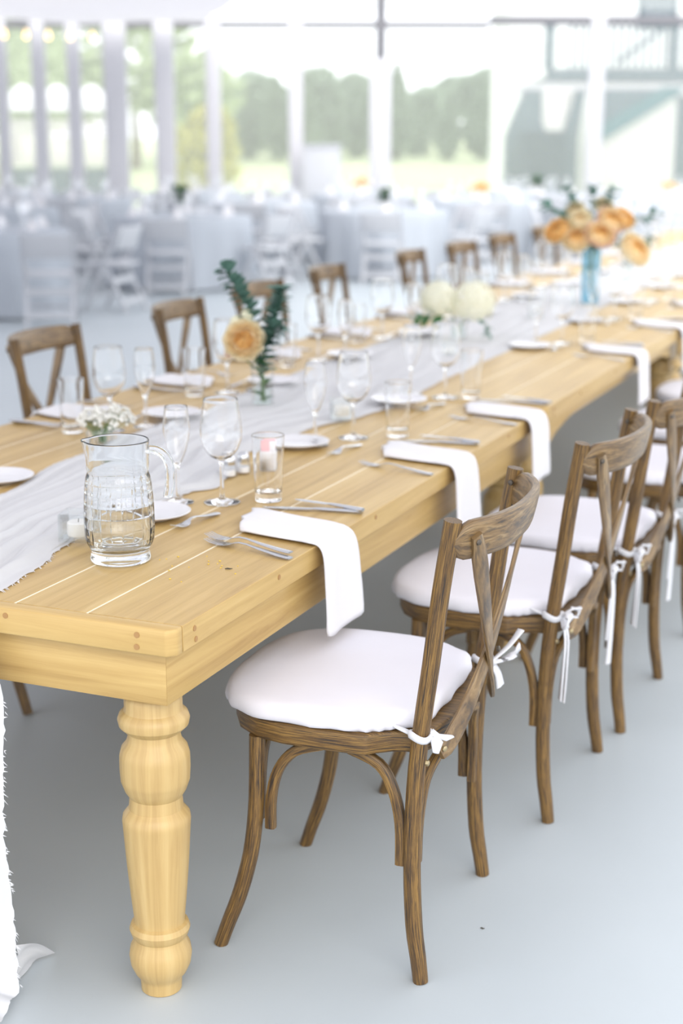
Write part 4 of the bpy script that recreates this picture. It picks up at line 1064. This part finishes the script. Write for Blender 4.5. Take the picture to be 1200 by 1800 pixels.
def scrap(x, y, z, rz, label, k=1):
    mb = MB(); mb.tube([(-.007 * k, 0, .0015), (-.002 * k, .001, .002), (.003 * k, -.001, .002), (.008 * k, .002, .0015)], [.0008, .0016, .0013, .0005], 6)
    tag(mb.build('plant_scrap', 'scrap', None, (x, y, z)), label, 'scrap').rotation_euler = (0, 0, rz)
scrap(-.088, .385, TZ, .4, 'tiny dark dried sprig on the planks near the right edge')
scrap(-.42, .78, 0, .5, 'dark scrap on the floor left of the turned leg, upper one', 1.3)
scrap(-.29, .40, 0, 2.2, 'dark scrap on the floor left of the turned leg, lower one', 1.3)
scrap(.40, .55, 0, 0, 'dark speck on the floor right of the nearest chair', .6)

# ------------------------------------------------------------ round guest tables, folding chairs, glasses
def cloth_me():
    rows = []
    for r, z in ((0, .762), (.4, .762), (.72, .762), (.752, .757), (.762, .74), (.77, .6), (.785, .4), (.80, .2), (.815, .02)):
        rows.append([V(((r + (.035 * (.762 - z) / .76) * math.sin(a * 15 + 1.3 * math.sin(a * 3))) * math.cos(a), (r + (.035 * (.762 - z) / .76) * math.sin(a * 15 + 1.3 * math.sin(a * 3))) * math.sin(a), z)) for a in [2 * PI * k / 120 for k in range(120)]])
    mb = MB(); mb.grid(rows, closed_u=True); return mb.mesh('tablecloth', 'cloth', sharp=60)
CLOTH = cloth_me()
mb = MB(); mb.lathe([(0, .70), (.70, .70), (.715, .71), (.715, .745), (.70, .755), (0, .755)], 40); RTOP = mb.mesh('tabletop', 'white_paint')
mb = MB(); mb.tube([(0, 0, 0), (0, 0, .02), (0, 0, .06), (0, 0, .70)], [.28, .26, .05, .04], 16); RBASE = mb.mesh('pedestal', 'white_paint')
def fold_parts():
    out = []
    for s in (-1, 1):
        mb = MB(); mb.tube([(.24, .195 * s, 0), (.05, .20 * s, .38), (-.02, .20 * s, .50)], .017, 8, up=(0, 1, 0), square=.5); out.append(('rear_leg', mb.mesh('rear_leg', 'white_paint')))
        mb = MB(); mb.tube([(-.20, .215 * s, 0), (.0, .215 * s, .40), (.13, .215 * s, .66), (.20, .215 * s, .80)], .018, 8, up=(0, 1, 0), square=.5); out.append(('front_leg', mb.mesh('front_leg', 'white_paint')))
    mb = MB(); mb.box(-.20, .18, -.195, .195, .425, .455); out.append(('seat', mb.mesh('seat', 'white_paint', bevel=.008)))
    mb = MB(); mb.prism([(.13, .58), (.195, .79), (.213, .785), (.148, .575)], -.20, .20, axis=1); out.append(('backrest', mb.mesh('backrest', 'white_paint', bevel=.004)))
    for z, x in ((.10, .19), (.29, .095)):
        mb = MB(); mb.box(x - .012, x + .012, -.195, .195, z - .03, z + .03); out.append(('rung', mb.mesh('rung', 'white_paint', bevel=.004)))
    mb = MB(); mb.box(-.13, -.11, -.21, .21, .13, .165); out.append(('rung', mb.mesh('rung', 'white_paint', bevel=.004)))
    return out
FP = fold_parts()
def join_me(parts, name):
    bm = bmesh.new()
    for _, me in parts: bm.from_mesh(me)
    me = bpy.data.meshes.new(name); bm.to_mesh(me); bm.free(); me.materials.append(M['white_paint']); return me
FJ = join_me(FP, 'folding_chair')
wfar = wine_me('glass_far', 14, 'wine_glass')
mb = MB(); mb.lathe([(0, 0), (.032, 0), (.04, .12), (.039, .121), (.031, .012), (0, .012)], 14); tfar = mb.mesh('tumbler', 'glass_far')
mb = MB(); mb.lathe([(0, 0), (.06, 0), (.062, .01), (.04, .05), (.02, .09), (0, .12)], 4); nfar = mb.mesh('napkin', 'napkin', sharp=20)
rn = random.Random(21)
tabs = [(-3.3, 14.2), (-1.75, 16.8), (.5, 18.2), (3.6, 18.9), (-4.2, 18.6), (-1.1, 20.4), (1.9, 21.1), (-3.7, 21.6), (.3, 23.4), (-2.3, 24.1), (4.6, 21.7), (3.0, 23.8), (5.7, 24.2), (-5.2, 24)]
names = ['nearest left round table', 'round table holding dark greenery', 'round table holding olive leaves', 'round table behind the bouquet', 'left edge round table', 'round table below the counter', 'round table before the wide post', 'second far left round table', 'back round table by the lawn', 'back round table by the shrub', 'round table right of bouquet', 'round table before the stairs', 'back right round table', 'back left round table']
SECT = ['near', 'near right', 'far right', 'far', 'far left', 'near left']
def sector(a): return SECT[int(round((a - (YAW - PI / 2)) / (PI / 3))) % 6]
for i, (u, d) in enumerate(tabs):
    p = BG(u, d); nm_ = names[i]
    t = thing('round_table', 'round guest table under white cloth, the ' + nm_, 'table', p, 0, 'round guest tables')
    put('tabletop', RTOP, t); put('pedestal', RBASE, t)
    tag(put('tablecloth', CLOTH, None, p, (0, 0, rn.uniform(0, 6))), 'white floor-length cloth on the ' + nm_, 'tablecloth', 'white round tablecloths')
    for k in range(6):
        a = YAW - PI / 2 + PI / 3 * k; c = V((math.cos(a), math.sin(a), 0))
        j_ = lambda: rn.uniform(-.03, .03)
        item('napkin', nfar, 'white standing napkin, %s side of the %s' % (sector(a), nm_), 'napkin', *(p + c * .56 + V((j_(), j_(), .7625))), a, 'napkins on the round tables')
        for rr_, da, me, nm in ((.44, .25, wfar, 'wine_glass'), (.5, .45, tfar, 'tumbler')):
            c2 = V((math.cos(a + da), math.sin(a + da), 0)) * rr_
            item(nm, me, 'clear %s, %s side of the %s' % (nm.replace('_', ' '), sector(a), nm_), nm.replace('_', ' '), *(p + c2 + V((j_(), j_(), .7625))), 0, nm.replace('_', ' ') + ' set on the round tables')
    if i == 0:
        for (cp, rz, lb) in ((V((-6.22, 9.02, 0)), YAW - PI / 2 + .12, 'white folding chair seen from behind, left one at the nearest round table'), (V((-6.30, 10.2, 0)), YAW - .35, 'white folding chair turned sideways right of the other near folding chair')):
            t2 = thing('folding_chair', lb, 'folding chair', cp, rz, 'white folding chairs')
            for nm, me in FP: put(nm, me, t2)
    else:
        for k in range(6):
            a = YAW - PI / 2 + PI / 3 * k + rn.uniform(-.08, .08); c = p + V((math.cos(a), math.sin(a), 0)) * rn.uniform(1.06, 1.12)
            tag(put('folding_chair', FJ, None, c, (0, 0, a + rn.uniform(-.15, .15))), 'white folding chair, %s side of the %s' % (sector(a), nm_), 'folding chair', 'white folding chairs')
# small flowers on the guest tables
LR = ['left', 'middle', 'right', 'rear']
def table_flowers(i, lb, col, h=.12, leafy=False):
    u, d = tabs[i]; p = BG(u, d, .7625)
    v = thing('flower_vase', 'small clear flower vase on the ' + names[i], 'vase', p, 0)
    mb = MB(); mb.lathe([(0, 0), (.035, 0), (.04, h), (.038, h), (.033, .01), (0, .01)], 16); mb.build('body', 'glass_far', v)
    for k in range(3):
        q = ER * ((k - 1) * .07) + EF * (-.03 if k == 1 else .03)
        if leafy: sprig('greenery_sprig', LR[k] + ' ' + lb, 'leaves', p, [(0, 0, .012), (0, 0, h), q + V((0, 0, h + .12))], LEAF_R, 18, 1.8, 'greenery on the ' + names[i])
        else:
            t = thing('garden_rose', LR[k] + ' ' + lb, 'rose', p, 0, 'roses on the ' + names[i]); tip = q + V((0, 0, h + .04))
            mb = MB(); mb.tube([(0, 0, .012), (0, 0, h * .8), tip], .004, 6); mb.build('stem', 'stem', t); rose(t, tip, (q.x, q.y - .05, .1), 1.5, *cols[col])
table_flowers(1, 'dark green sprig in the vase on the round table at left', 0, .16, True)
table_flowers(2, 'olive green sprig in the vase on the middle round table', 0, .10, True)
table_flowers(6, 'apricot rose on the round table before the wide post', 1)
table_flowers(8, 'pink-peach rose on the back round table by the lawn', 2)
table_flowers(10, 'yellow-peach rose on the round table right of the bouquet', 0)
table_flowers(11, 'green sprig on the back round table before the stairs', 0, .12, True)
# white drinks counter outside the wall line
cb = bgthing('drinks_counter', 'plain white drinks counter standing by the clear wall', 'counter', -.34, 26.2)
mb = MB(); mb.box(-.31, .31, -.25, .25, 0, 1.44); mb.build('body', 'white_paint', cb, bevel=.01)
mb = MB(); mb.box(-.34, .34, -.28, .28, 1.441, 1.48); mb.build('top', 'white_paint', cb, bevel=.01)
